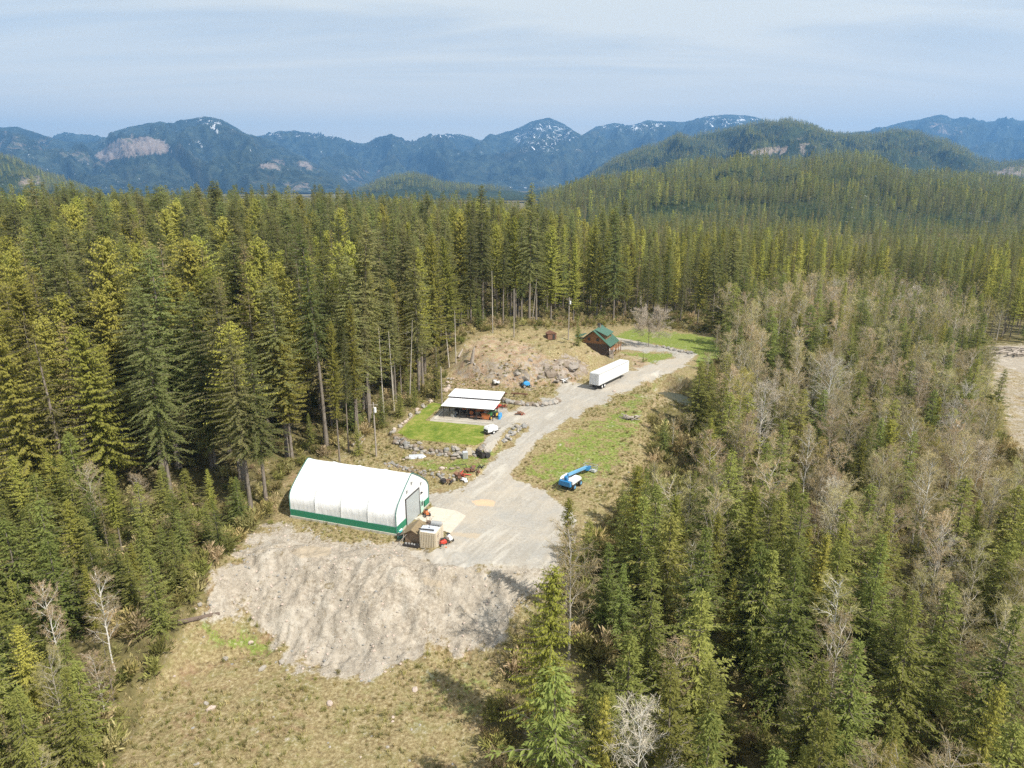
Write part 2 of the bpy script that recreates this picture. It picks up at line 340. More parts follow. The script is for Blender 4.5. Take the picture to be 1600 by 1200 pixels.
def masks(x, y, z):
    mxx = lambda *a: np.maximum.reduce(a)
    S = lambda P, wd=5, rag=0: soft(P, x, y, z, wd, rag)
    grav_ = mxx(S(YARD, 8, 18), S(PAD, 2), S(GRAV3, 8), S(DRIVE2, 2))
    sand_ = mxx(S(SAND, 12, 80), S(RCLEAR, 8, 30) * .52)
    lush_ = mxx(S(GREEN, 20, 40) * .56, S(FIELD, 4, 6) * .8, S(FIELD2, 4, 8) * .75, S(LOWG, 8) * .58, S(GFRONT, 14) * .46, S(GFRONT2, 30) * .36)
    lawn_ = S(LAWN, 2.5)
    soil_ = mxx(S(SOIL, 8, 20) * .9, S(SOIL2, 6) * .8, S(SOIL3, 8) * .48)
    rock_ = mxx(S(ROCK, 10, 20) * .62, S([(715, 585), (740, 560), (790, 552), (850, 548), (900, 550), (925, 575), (900, 600), (800, 604), (730, 600)], 8, 70) * .46)
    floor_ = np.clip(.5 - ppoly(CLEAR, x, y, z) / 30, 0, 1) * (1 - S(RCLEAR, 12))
    st = mxx(S(STAIN, 4), S(MUD, 5) * .8, S(MUD2, 4) * .8, S(MUD3, 6) * .7)
    stc = 1 - S(STAIN, 4) * 1.0
    return np.stack([lush_, grav_, sand_, lawn_], 1), np.stack([rock_, soil_, floor_, st], 1), stc

def grid_region(x0, x1, y0, y1, st, hole=None, drop=0.0):
    xs = np.arange(x0, x1 + st * .5, st); ys = np.arange(y0, y1 + st * .5, st)
    X, Y = np.meshgrid(xs, ys); x = X.ravel(); y = Y.ravel(); z = height(x, y) - drop
    nx = len(xs); i, j = np.meshgrid(np.arange(nx - 1), np.arange(len(ys) - 1)); i = i.ravel(); j = j.ravel()
    F = np.stack([j * nx + i, j * nx + i + 1, (j + 1) * nx + i + 1, (j + 1) * nx + i], 1)
    if hole:
        cx = x[F].mean(1); cy = y[F].mean(1)
        k = (cx > hole[0]) & (cx < hole[1]) & (cy > hole[2]) & (cy < hole[3]); F = F[~k]
    return np.stack([x, y, z], 1), F
pieces = [grid_region(-60, 30, 50, 140, .25), grid_region(-140, 160, 20, 300, .8, (-60, 30, 50, 140), .01)]
acc = {}
for V, F in pieces:
    A1, A2, ST = masks(V[:, 0], V[:, 1], V[:, 2])
    cen = V[F].mean(1); fa1 = A1[F].mean(1); fa2 = A2[F].mean(1)
    cls = np.zeros(len(F), int)
    cls[fa1[:, 1] > .5] = 1
    px, py = proj(cen[:, 0], cen[:, 1], cen[:, 2])
    roadp = (cls == 1) & ((py < 770) & ~((px < 800) & (py > 600) & (px < 826) & (sdf(px, py, PAD) > -20)))
    cls[roadp] = 2
    cls[(fa1[:, 2] > .5) & (cls == 0) & (px < 1000)] = 3
    cls[fa1[:, 3] > .5] = 4
    for k in range(5): acc.setdefault(k, []).append((V, F[cls == k], A1, A2, ST))
outer = []
for k, nm in ((0, 'ground'), (1, 'gravel_yard'), (2, 'gravel_road'), (3, 'sand_bank'), (4, 'lawn')):
    VV = []; FF = []; B1 = []; B2 = []; B3 = []; off = 0
    for V, F, A1, A2, ST in acc[k]:
        u_, inv = np.unique(F, return_inverse=True)
        VV.append(V[u_]); FF.append(inv.reshape(-1, 4) + off); B1.append(A1[u_]); B2.append(A2[u_]); B3.append(ST[u_]); off += len(u_)
    if k == 0:
        V, F = grid_region(-1200, 1500, -120, 2400, 12, (-139, 159, 21, 299), .5)
        u_, inv = np.unique(F, return_inverse=True); V = V[u_]
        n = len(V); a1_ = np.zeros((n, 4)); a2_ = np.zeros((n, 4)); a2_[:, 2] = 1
        px, py = proj(V[:, 0], V[:, 1], V[:, 2]); rc = sdf(px, py, RCLEAR) > 0; rc &= V[:, 1] > 50; a1_[rc, 2] = 1; a2_[rc, 2] = 0
        VV.append(V); FF.append(inv.reshape(-1, 4) + off); B1.append(a1_); B2.append(a2_); B3.append(np.ones(n)); off += n
        xs_ = np.linspace(-13000, 13000, 90); ys_ = np.linspace(2395, 9000, 40); XX, YY = np.meshgrid(xs_, ys_); V = np.stack([XX.ravel(), YY.ravel(), np.full(XX.size, -2.5)], 1)
        i_, j_ = np.meshgrid(np.arange(89), np.arange(39)); i_ = i_.ravel(); j_ = j_.ravel(); n = len(V); a2_ = np.zeros((n, 4)); a2_[:, 2] = 1
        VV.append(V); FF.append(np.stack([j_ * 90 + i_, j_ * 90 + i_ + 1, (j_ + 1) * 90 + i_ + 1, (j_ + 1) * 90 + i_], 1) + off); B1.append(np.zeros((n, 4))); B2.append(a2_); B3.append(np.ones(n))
    me = mesh_np(nm, np.concatenate(VV), np.concatenate(FF), {'m1': (np.concatenate(B1), 'POINT'), 'm2': (np.concatenate(B2), 'POINT'), 'stain': (np.concatenate(B3), 'POINT')}, [M_GROUND], smooth=True)
    struct(link(nm, me))
# pond
t = NT('pond_water'); t.bsdf((.05, .06, .05), .08, normal=t.bump(t.noise(1.5, 3), .05, .3)); 
Pn = 28; V = [(POND[0], POND[1], -1.42)] + [(POND[0] + 5.6 * math.cos(a) * (1 + .15 * math.sin(3 * a)), POND[1] + 8 * math.sin(a), -1.42) for a in np.linspace(0, 2 * math.pi, Pn, endpoint=False)]
me = bpy.data.meshes.new('pond'); me.from_pydata(V, [], [(0, 1 + i, 1 + (i + 1) % Pn) for i in range(Pn)]); me.materials.append(t.m); struct(link('pond', me))

# ------------------------------------------------------------------ hills and mountains
def mtn_mat(name, fa, fb, scale, spiky, road=(.40, .33, .29)):
    t = NT(name); p = t.n('ShaderNodeNewGeometry').outputs['Position']
    c = t.mix(t.mr(t.noise(scale, 6, .65, p), .35, .65), fa, fb)
    c = t.mix(t.mr(t.noise(scale * .12, 6, .7, p), .47, .60, 0, .6), c, tuple(q * .5 for q in fa)); c = t.mix(t.mr(t.noise(scale * .2, 6, .7, p), .55, .68, 0, .4), c, (.11, .10, .06))
    e = t.math('MULTIPLY', t.math('SUBTRACT', t.noise(scale * .4, 7, .75, p), .5), 3.4)
    cc = t.mix(t.mr(t.noise(scale * 1.2, 5, .7, p), .4, .6), (.36, .27, .22), road)
    cc = t.mix(t.mr(t.noise(scale * .8, 3, .6, p), .6, .68, 0, .8), cc, (.10, .11, .05))
    c = t.mix(t.mr(t.math('ADD', t.attr('cut'), e), .42, .75, 0, .72), c, cc)
    c = t.mix(t.mr(t.math('ADD', t.attr('snow'), t.math('MULTIPLY', t.math('SUBTRACT', t.noise(scale * .9, 7, .8, p), .5), 5.5)), .78, .92), c, (.82, .84, .88))
    t.bsdf(c, .95, normal=t.bump(t.noise(scale * 3, 4, .7, p), spiky, 1.0), spec=.1); return t.m
def ridge(name, prof, D, y0, z0, amp, mat, tree=0, nx=420, ny=90, cuts=(), snow=(), seed=0, back=.5, wav=9.0, pw=1.25):
    prof = np.array(prof, float)
    S = []; Z = []
    for px, py in prof:
        u = (px - 800) / FPX; v = (py - 600) / FPX; dy_ = CP - v * SP
        S.append(u / dy_); Z.append(CAMH + (-SP - v * CP) / dy_ * D)
    S = np.array(S); Z = np.array(Z) - tree
    def zfun(x, y):
        s = x / np.maximum(y, 1)
        zc = np.interp(s, S, Z) + (fbm(s * 60, s * 0, 4, seed) - .5) * amp * .12
        Dl = D
        t = (y - y0) / (Dl - y0)
        tc_ = np.clip(t, 0, 1)
        wx = fbm(s * wav * .5, tc_ * 2.0, 3, seed + 9) * 1.6; spur = 1 - np.abs(fbm(s * wav * 1.0 + tc_ * 1.1 * np.sin(seed) + wx, tc_ * 2.6 + seed + wx, 5, seed + 5, .55) - .5) * 2 * 1.9
        front = z0 + (zc - z0) * (tc_ ** pw) + (spur - .5) * amp * 6.5 * tc_ * (1 - tc_) * np.clip((zc - z0) / (amp * 2.5), 0, 1)
        tb = np.clip((t - 1) / back, 0, 1)
        bk = zc + (z0 - zc) * sm(tb)
        crag = (fbm(x / (amp * 1.1 + 60), y / (amp * 1.1 + 60), 5, seed + 31, .6) - .5) * amp * .5 * np.clip(t * 1.2, 0, 1) * np.clip((1.02 - t) * 9, .22, 1)
        return np.where(t <= 1, front, bk) + crag
    ts = np.concatenate([np.linspace(0, 1, ny), 1 + back * np.linspace(.04, 1, 14)])
    ss = np.linspace(S[0], S[-1], nx)
    SS, TT = np.meshgrid(ss, ts); y = (y0 + TT * (D - y0)).ravel(); x = SS.ravel() * y; z = zfun(x, y)
    i, j = np.meshgrid(np.arange(nx - 1), np.arange(len(ts) - 1)); i = i.ravel(); j = j.ravel()
    F = np.stack([j * nx + i, j * nx + i + 1, (j + 1) * nx + i + 1, (j + 1) * nx + i], 1)
    px, py = proj(x, y, z); frontm = (y <= D * 1.002)
    def blob(L_):
        m = np.zeros(len(x))
        for P, wdt, k in L_: m = np.maximum(m, np.clip(.5 + sdf(px, py, P) / wdt, 0, 1) * k)
        return m * frontm
    me = mesh_np(name, np.stack([x, y, z], 1), F, {'cut': (blob(cuts), 'POINT'), 'snow': (blob(snow), 'POINT')}, [mat], smooth=True)
    o = struct(link(name, me)); return zfun, S
MAT_FAR = mtn_mat('far_mountain_forest', (.010, .022, .020), (.075, .095, .065), .012, 30)
MAT_MID = mtn_mat('mid_hill_forest', (.025, .040, .016), (.055, .072, .026), .05, 8, (.46, .38, .33))
box = lambda a, b, c_, d: [(a, b), (c_, b), (c_, d), (a, d)]
# farthest snowy range
zf1, S1 = ridge('mountain_range', [(-260, 245), (-120, 225), (0, 222), (70, 218), (105, 214), (160, 218), (240, 215), (330, 220), (415, 212), (450, 208), (500, 210), (535, 218), (565, 227), (590, 219), (612, 215), (640, 221), (665, 214), (705, 208), (735, 213), (750, 218), (775, 212), (810, 200), (830, 190), (858, 184), (880, 193), (908, 212), (930, 199), (960, 191), (985, 196), (1010, 187), (1030, 190), (1045, 188), (1070, 191), (1100, 183), (1130, 180), (1170, 180), (1190, 186), (1240, 205), (1340, 208), (1385, 198), (1410, 190), (1440, 186), (1470, 181), (1490, 187), (1530, 189), (1600, 188), (1700, 195), (1900, 210)],
    11500, 6800, 0, 330, MAT_FAR, 0, 640, 110,
    cuts=[([(500, 275), (560, 270), (570, 285), (520, 288)], 12, .55), ([(540, 262), (590, 258), (600, 272), (545, 275)], 14, .5), ([(1440, 185), (1480, 190), (1510, 205), (1460, 212)], 10, .5)],
    snow=[(box(420, 206, 540, 216), 6, .50), (box(660, 208, 745, 216), 6, .48), ([(800, 215), (825, 195), (858, 186), (880, 196), (910, 214), (850, 240), (815, 235)], 10, .47), (box(930, 190, 985, 202), 7, .5), (box(985, 192, 1040, 203), 6, .66), (box(1100, 182, 1185, 195), 7, .48)], seed=3, wav=14)
# big mountain left
zf2, S2 = ridge('mountain', [(-330, 250), (-200, 215), (-100, 198), (0, 200), (30, 199), (60, 207), (90, 219), (115, 222), (140, 222), (165, 216), (185, 204), (210, 196), (250, 191), (270, 194), (295, 187), (320, 183), (345, 187), (365, 198), (385, 208), (410, 216), (440, 228), (470, 242), (500, 258), (530, 278), (560, 300), (640, 320)],
    8200, 4600, 5, 230, MAT_FAR, 0, 480, 100,
    cuts=[([(145, 244), (160, 232), (190, 216), (230, 212), (262, 222), (270, 238), (215, 244), (165, 252)], 5, 1), ([(400, 262), (425, 245), (450, 250), (440, 268)], 7, .75), ([(455, 250), (480, 250), (498, 266), (475, 262)], 7, .75), ([(440, 285), (480, 283), (490, 296), (450, 298)], 8, .7), ([(-100, 205), (0, 206), (100, 232), (190, 268), (150, 262), (60, 235), (-100, 235)], 40, .42)],
    snow=[([(300, 188), (320, 184), (345, 188), (352, 198), (320, 196)], 6, .5), (box(334, 201, 341, 207), 3, .9)], seed=9, wav=12)
zf3, S3 = ridge('wooded_ridge', [(360, 345), (440, 330), (500, 318), (540, 302), (580, 286), (610, 274), (640, 268), (668, 272), (690, 283), (720, 286), (760, 290), (800, 296), (820, 298), (850, 292), (900, 296), (1000, 300)],
    4300, 2600, 0, 70, MAT_MID, 12, 260, 60, seed=15)
zf4, S4 = ridge('wooded_hillside', [(-520, 190), (-300, 205), (-100, 222), (0, 236), (30, 246), (70, 266), (120, 286), (160, 300), (200, 312), (300, 330)],
    3300, 1900, 5, 60, MAT_MID, 14, 240, 70, cuts=[([(20, 278), (60, 272), (75, 288), (35, 294)], 8, .7)], seed=21)
zf6, S6 = ridge('wooded_ridge', [(120, 335), (170, 305), (215, 298), (270, 302), (330, 300), (400, 312), (520, 330)], 4800, 3400, 0, 40, MAT_MID, 12, 200, 40, seed=33)
zf5, S5 = ridge('wooded_ridge', [(840, 320), (900, 285), (935, 262), (960, 246), (1000, 229), (1050, 214), (1110, 204), (1160, 192), (1200, 187), (1235, 184), (1262, 190), (1290, 205), (1320, 209), (1360, 208), (1400, 205), (1440, 206), (1480, 218), (1520, 236), (1560, 254), (1620, 246), (1700, 236), (1850, 250)],
    4000, 2400, 0, 110, MAT_MID, 18, 420, 90,
    cuts=[([(1165, 238), (1195, 229), (1235, 232), (1232, 240), (1180, 242)], 5, 1), ([(1235, 228), (1280, 216), (1310, 222), (1250, 240)], 14, .5), ([(1545, 268), (1590, 258), (1640, 256), (1640, 274), (1550, 276)], 5, .9)], seed=27)
zfA, SA = ridge('wooded_hill', [(640, 345), (740, 338), (800, 322), (850, 300), (900, 282), (950, 270), (1010, 256), (1080, 249), (1150, 246), (1220, 242), (1290, 239), (1340, 238), (1375, 248), (1400, 262), (1430, 268), (1480, 268), (1540, 272), (1600, 282), (1750, 300), (1950, 310)],
    1900, 850, -4, 34, MAT_MID, 24, 360, 80, seed=40, wav=7, back=.6, pw=.85)
# ------------------------------------------------------------------ tree builders
class Soup:
    def __init__(s): s.V = []; s.F = []; s.v = []; s.n = 0
    def quads(s, P4, v):            # P4 (n,4,3)
        n = len(P4); s.V.append(P4.reshape(-1, 3)); s.F.append(np.arange(n * 4).reshape(-1, 4) + s.n); s.v.append(v); s.n += n * 4
    def tube(s, P, rad, k=6, v=.5):
        P = np.asarray(P, float); n = len(P); rad = np.asarray(rad, float)
        T = np.gradient(P, axis=0); T /= np.linalg.norm(T, axis=1)[:, None] + 1e-9
        ref = np.array([1., 0, 0]) if abs(T[0][0]) < .8 else np.array([0, 1., 0])
        A = np.cross(T, ref); A /= np.linalg.norm(A, axis=1)[:, None] + 1e-9; B = np.cross(T, A)
        a = np.linspace(0, 2 * math.pi, k, endpoint=False)
        V = P[:, None, :] + rad[:, None, None] * (np.cos(a)[None, :, None] * A[:, None, :] + np.sin(a)[None, :, None] * B[:, None, :])
        i, j = np.meshgrid(np.arange(n - 1), np.arange(k)); i = i.ravel(); j = j.ravel(); j2 = (j + 1) % k
        s.V.append(V.reshape(-1, 3)); s.F.append(np.stack([i * k + j, i * k + j2, (i + 1) * k + j2, (i + 1) * k + j], 1) + s.n)
        s.v.append(np.full(len(i), v)); s.n += n * k
    def mesh(s, name, mats, mi=None, smooth=False):
        return mesh_np(name, np.concatenate(s.V), np.concatenate(s.F), {'v': (np.concatenate(s.v), 'FACE')}, mats, mi, smooth)
def unit(a): return a / (np.linalg.norm(a, axis=-1, keepdims=True) + 1e-9)
def sprays(cr, P, D, Ln, Wd, r, v):
    n = len(P); D = unit(D); side = unit(np.cross(D, unit(r.normal(0, 1, (n, 3)) * [1, 1, 1] + [0, 0, 1.2])))
    mid = P + D * (Ln * .5)[:, None]
    tip = P + D * Ln[:, None] + np.array([0, 0, -1]) * (Ln * r.uniform(0, .35, n))[:, None]
    cr.quads(np.stack([P, mid + side * Wd[:, None] * .5, tip, mid - side * Wd[:, None] * .5], 1), v)
def conifer(Ht, cb, Rm, style, seed, dens=1.0, lod=0):
    r = np.random.default_rng(seed); cr = Soup(); tk = Soup()
    z0 = Ht * cb; z = z0; step = {0: .42, 1: .75, 2: 1.5}[lod] / dens
    lean = r.normal(0, .012, 2) * Ht; ax = lambda zz: np.array([lean[0] * (zz / Ht) ** 2, lean[1] * (zz / Ht) ** 2, zz])
    zt = np.linspace(0, Ht * .97, 9); tr = .0078 * Ht * (1 - zt / Ht) ** .8 + .015; tr[0] *= 1.35
    tk.tube([ax(q) for q in zt] , tr, 7 if lod == 0 else 4)
    ph = r.uniform(0, 6.28); lob = r.uniform(0, 6.28, 3)
    while z < Ht * .985:
        t = (z - z0) / (Ht - z0)
        if style == 'fir': pr = (1 - t) ** .72 * min(1, (t + .12) / .25); up = .35 * t + .02; nb = 5
        elif style == 'cedar': pr = (1 - t) ** .62 * min(1, (t + .12) / .3); up = .25 + .25 * t; nb = 5
        else: pr = (1 - t) ** .95 * min(1, (t + .25) / .3); up = .12 + .45 * t; nb = 6
        pr *= .84 + .26 * math.sin(z * 1.1 + lob[0]) * math.sin(z * .45 + lob[1])
        for b in range(nb if lod < 2 else 4):
            ph += 2.399 + r.normal(0, .25)
            L_ = Rm * pr * r.uniform(.5, 1.25) * (1 + .15 * math.sin(ph + lob[2])) + .12
            if r.random() < .16: L_ *= .4
            zb = z + r.uniform(-.2, .2)
            dr = np.array([math.cos(ph), math.sin(ph), 0])
            sp = {0: .23, 1: .50, 2: 1.3}[lod]
            n = max(2, int(L_ / sp)); s_ = (np.arange(n) + r.uniform(.1, .9, n)) / n
            s_ = s_ ** .85
            droop = (.26 if style == 'fir' else .42 if style == 'cedar' else .18)
            dz = s_ * L_ * up - droop * (s_ ** 2) * L_ * (1.1 - .7 * t)
            if style == 'cedar': dz = dz + .22 * L_ * s_ ** 4
            P = ax(zb)[None, :] + dr[None, :] * (s_ * L_)[:, None]; P[:, 2] = zb + dz
            if lod == 0 and L_ > 1.2 :
                m = [ax(zb) * [1, 1, 0] + [0, 0, zb], P[n // 2] if n > 2 else P[0], P[-1]]
                tk.tube(np.array(m), [.035, .025, .008], 3)
            perp = np.array([-dr[1], dr[0], 0])
            k = 2
            for q in range(k + (1 if lod == 0 else 0)):
                sg = (-1, 1, 0)[q]
                sz = {0: .80, 1: 1.45, 2: 2.8}[lod]
                ln = (.30 + .42 * (1 - s_) * min(1, L_ / 2.0)) * r.uniform(.7, 1.35, n) * sz
                if style == 'cedar':
                    D = dr * .45 + perp * sg * r.uniform(.3, .9, n)[:, None] + np.array([0, 0, -1]) * r.uniform(.35, 1.1, n)[:, None]
                    wd = ln * .46
                elif style == 'fir':
                    D = dr * .75 + perp * sg * r.uniform(.5, 1, n)[:, None] + np.array([0, 0, -1]) * r.uniform(.0, .55, n)[:, None]
                    wd = ln * .36
                else:
                    D = dr * .75 + perp * sg * r.uniform(.5, 1, n)[:, None] + np.array([0, 0, 1]) * r.uniform(-.25, .25, n)[:, None]
                    wd = ln * .36
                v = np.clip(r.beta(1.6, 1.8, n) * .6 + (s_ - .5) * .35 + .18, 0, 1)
                sprays(cr, P + r.normal(0, .05, (n, 3)), D, ln, wd, r, v)
        z += step * r.uniform(.7, 1.3) * (1.0 if t < .8 else .6)
    # leader
    top = ax(Ht * .95); n = 10
    P = top[None, :] + np.array([0, 0, 1])[None, :] * np.linspace(0, Ht * .05, n)[:, None]
    sprays(cr, P, r.normal(0, .6, (n, 3)) + [0, 0, .8], r.uniform(.2, .4, n) * (1 + lod * .4), np.full(n, .12), r, np.full(n, .5))
    if lod == 0 and cb > .2:      # dead snags below the crown
        for q in range(16):
            zb = r.uniform(.12, cb) * Ht; a = r.uniform(0, 6.28); l_ = r.uniform(.5, 1.6)
            tk.tube(np.array([[0, 0, zb], [math.cos(a) * l_, math.sin(a) * l_, zb - .15 * l_]]), [.03, .006], 3)
    return cr, tk
def bare(Ht, spread, seed, form='alder', lod=0, tw=1.0):
    r = np.random.default_rng(seed); cr = Soup(); tk = Soup()
    n = 9; zt = np.linspace(0, Ht, n); wob = np.cumsum(r.normal(0, .005 * Ht, (n, 2)), 0); wob[0] = 0
    if form == 'round': zt = np.linspace(0, Ht * .55, n)
    P = np.concatenate([wob, zt[:, None]], 1); r0 = .006 * Ht + .03
    rad = r0 * (1 - zt / Ht) ** .75 + .012; tk.tube(P, rad, 6 if lod == 0 else 4)
    f0 = {'alder': .28, 'round': .3, 'cotton': .22}[form]; nl = {'alder': 24, 'round': 20, 'cotton': 30}[form]
    if lod: nl = nl // 2
    for i in range(nl):
        f = f0 + (1 - f0) * ((i + r.random()) / nl) ** (.9 if form != 'round' else .7); zz = f * zt[-1]
        p = np.array([np.interp(zz, zt, P[:, 0]), np.interp(zz, zt, P[:, 1]), zz]); a = i * 2.4 + r.normal(0, .4)
        el = {'alder': r.uniform(.5, 1.0), 'round': r.uniform(.15, 1.25), 'cotton': r.uniform(.45, 1.0)}[form]
        prof = math.sin(math.pi * min(1, (1 - f) ** .8 * .82 + .10)) if form != 'round' else 1.0
        L_ = spread * prof * r.uniform(.75, 1.2)
        d = np.array([math.cos(a) * math.cos(el), math.sin(a) * math.cos(el), math.sin(el)])
        m = 4; pts = [p]; dd = d.copy()
        for k in range(m): dd = unit(dd + r.normal(0, .16, 3) + [0, 0, .10]); pts.append(pts[-1] + dd * L_ / m)
        pts = np.array(pts); tk.tube(pts, np.linspace(.30 * r0 + .012, .010, m + 1), 4 if lod == 0 else 3)
        ns = 8 if lod == 0 else 5
        for j in range(ns):
            g_ = r.uniform(.25, 1); q = pts[int(min(m - 1, g_ * m))] * (1 - (g_ * m) % 1) + pts[min(m, int(g_ * m) + 1)] * ((g_ * m) % 1)
            d2 = unit(dd + r.normal(0, .65, 3)); l2 = L_ * r.uniform(.28, .55) * (1.25 - .5 * g_)
            e = q + d2 * l2; mid_ = q + d2 * l2 * .5 + r.normal(0, .04 * l2, 3)
            tk.tube(np.array([q, mid_, e]), [.016, .012, .006], 3)
            nt_ = int((17 if lod == 0 else 7) * tw); h = r.uniform(.1, 1, nt_)[:, None]
            b0 = q + (e - q) * h; D = unit(d2 + r.normal(0, .75, (nt_, 3))); ln = r.uniform(.3, .9, nt_) * (1 + .3 * lod) * min(1.3, .25 + l2 * .6)
            sd_ = unit(np.cross(D, r.normal(0, 1, (nt_, 3)))); w_ = (.013 if lod == 0 else .035) * r.uniform(.8, 1.4, nt_)
            tp = b0 + D * ln[:, None]; md = b0 + D * (ln * .45)[:, None] + r.normal(0, .03, (nt_, 3))
            cr.quads(np.stack([b0 - sd_ * w_[:, None], md - sd_ * w_[:, None] * 1.0, tp, md + sd_ * w_[:, None]], 1), r.random(nt_))
    return cr, tk
def bush(Rm, Ht, seed, dens=260):
    r = np.random.default_rng(seed); cr = Soup()
    for k in range(16):
        a = r.uniform(0, 6.28); e = r.uniform(.5, 1.4); d = np.array([math.cos(a) * math.cos(e), math.sin(a) * math.cos(e), math.sin(e)]) * [Rm, Rm, Ht]
        n = dens // 16; h = r.uniform(.2, 1, n)[:, None]; b0 = d * h + r.normal(0, .07 * Rm, (n, 3))
        D = unit(d + r.normal(0, .6 * Rm, (n, 3))); ln = r.uniform(.2, .55, n) * Rm; sd_ = unit(np.cross(D, r.normal(0, 1, (n, 3)))); w_ = ln * .09
        tp = b0 + D * ln[:, None]; md = b0 + D * (ln * .5)[:, None]
        cr.quads(np.stack([b0, md - sd_ * w_[:, None], tp, md + sd_ * w_[:, None]], 1), r.random(n))
    return cr
KINDS = {}
def reg(kind, cm, tm, variants): KINDS[kind] = [(c_.mesh(kind + '_crown', [cm]), t_.mesh(kind + '_trunk', [tm], smooth=True), h_) for c_, t_, h_ in variants]
def V_(f, L_): return [(*f(*a), a[0]) for a in L_]
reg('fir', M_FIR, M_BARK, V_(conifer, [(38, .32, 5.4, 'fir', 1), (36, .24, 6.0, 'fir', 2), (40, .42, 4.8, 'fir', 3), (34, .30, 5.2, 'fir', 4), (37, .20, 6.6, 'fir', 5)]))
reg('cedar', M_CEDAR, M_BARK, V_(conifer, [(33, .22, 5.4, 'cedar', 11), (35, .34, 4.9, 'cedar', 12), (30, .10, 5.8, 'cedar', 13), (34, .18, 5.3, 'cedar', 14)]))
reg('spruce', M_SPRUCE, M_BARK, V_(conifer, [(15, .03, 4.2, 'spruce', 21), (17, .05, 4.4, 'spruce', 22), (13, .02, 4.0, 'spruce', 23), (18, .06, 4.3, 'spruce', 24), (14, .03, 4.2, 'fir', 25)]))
reg('thin', M_BROWN, M_BARK, V_(conifer, [(32, .4, 2.4, 'fir', 31, .55), (26, .3, 2.2, 'fir', 32, .5)]))
reg('alder', M_TWIG, M_GREYBARK, V_(bare, [(15, 3.4, 41), (17, 3.8, 42), (13, 3.0, 43), (16, 3.2, 44), (14, 3.6, 45)]))
reg('cotton', M_PALE, M_WHITEBARK, V_(bare, [(19, 4.8, 51, 'cotton'), (17, 4.2, 52, 'cotton')]))
reg('budding', M_BUD, M_GREYBARK, V_(bare, [(17, 3.2, 55, 'alder', 0, 1.6), (16, 3.0, 56, 'alder', 0, 1.4)]))
reg('birch', M_TWIG, M_WHITEBARK, V_(bare, [(14, 2.6, 57), (12, 2.3, 58)]))
reg('broad', M_PALE, M_BARK, V_(bare, [(11, 6.3, 59, 'round', 0, 7)]))
def plant(kind, name, label, cat, x, y, ht, group=None, vi=None, rz=None, z=None, wd=1.0):
    vs = KINDS[kind]; c_, t_, h0 = vs[(vi if vi is not None else random.randrange(len(vs)))]
    s_ = ht / h0; o = thing(name, label, cat, (x, y, (hz(x, y) if z is None else z) - .15), rz if rz is not None else random.uniform(0, 6.28), group)
    o.scale = (s_ * wd * random.uniform(.85, 1.12),) * 2 + (s_,)
    link('trunk', t_, o); link('crown', c_, o); return o

# ------------------------------------------------------------------ scatter
def jitter(x0, x1, y0, y1, st, r):
    X, Y = np.meshgrid(np.arange(x0, x1, st), np.arange(y0, y1, st)); X = X.ravel().astype(float); Y = Y.ravel().astype(float)
    X += r.uniform(-.48, .48, len(X)) * st; Y += r.uniform(-.48, .48, len(Y)) * st; return X, Y
MIXED = [(900, 5000), (860, 1300), (855, 1133), (862, 1050), (880, 970), (900, 900), (925, 850), (965, 800), (995, 765), (1022, 695), (1015, 645), (1062, 604), (1092, 582), (1135, 560), (1120, 524), (1130, 500), (1250, 478), (1400, 470), (1520, 500), (1545, 530), (2400, 560), (6000, 5000)]
r = np.random.default_rng(99)
X, Y = jitter(-420, 520, 26, 420, 5.3, r)
Z = height(X, Y); PX, PY = proj(X, Y, Z); dist = np.hypot(X, Y)
dC = sdf(PX, PY, CLEAR); dM = sdf(PX, PY, MIXED); dR = sdf(PX, PY, RCLEAR)
wide = (np.abs(X) < Y * 1.0 + 25)
tall = (dC < -7) & (dM < -1) & (dR < -4) & wide & ~((PX > 700) & (PY > 600))
front_left = (PY > 790) & (PX < 500)
TREES = []                        # kind, x, y, h, zone
def zone(px, py):
    if px < 800:
        if py > 800: return 'lowleft'
        if px < 460: return 'left'
        if px < 690 and py > 520: return 'edge'
        return 'back'
    if px < 980: return 'house'
    return 'right'
nzn = fbm(X / 26, Y / 26, 3, 5)
for i in np.nonzero(tall)[0]:
    px, py = PX[i], PY[i]; u = r.random(); z = zone(px, py)
    if z == 'lowleft':
        continue
        if u < .52: TREES.append(('spruce', X[i], Y[i], r.uniform(9, 17), z))
        elif u < .72: TREES.append(('cedar', X[i], Y[i], r.uniform(12, 20), z))
        elif u < .80: TREES.append(('alder', X[i], Y[i], r.uniform(8, 13), z))
        elif u < .9: TREES.append(('thin', X[i], Y[i], r.uniform(10, 16), z))
        continue
    if (z in ('left', 'right') or Y[i] > 215) and r.random() < (.26 if z == 'left' else .32): continue
    edge_ = dC[i] > -34
    p_c = .30 + .6 * sm((nzn[i] - .40) * 6) ; p_c = p_c if z in ('left', 'edge', 'lowleft') else p_c * .75 
    if z == 'house': p_c = .6
    if Y[i] > 150 and px < 700: p_c *= .6
    hs = r.choice([r.uniform(.62, .85), r.uniform(.80, 1.0), r.uniform(.92, 1.10)], p=[.25, .5, .25])
    if z == 'right': hs *= .82
    if py > 740 : hs *= .85
    if edge_ and u < .22: TREES.append(('spruce', X[i], Y[i], r.uniform(5, 13), z)); continue
    if u < .28 and not (px < 460 and u > .23): TREES.append(('thin', X[i], Y[i], 34 * hs, z))
    elif r.random() < p_c: TREES.append(('cedar', X[i], Y[i], 35 * hs, z))
    else: TREES.append(('fir', X[i], Y[i], 39 * hs, z))
mixed = (dM > -2) & (dR < -3) & wide & (dC < -3) & (Y < 400)
X2, Y2 = jitter(-20, 420, 26, 400, 3.85, r); Z2 = height(X2, Y2); PX2, PY2 = proj(X2, Y2, Z2)
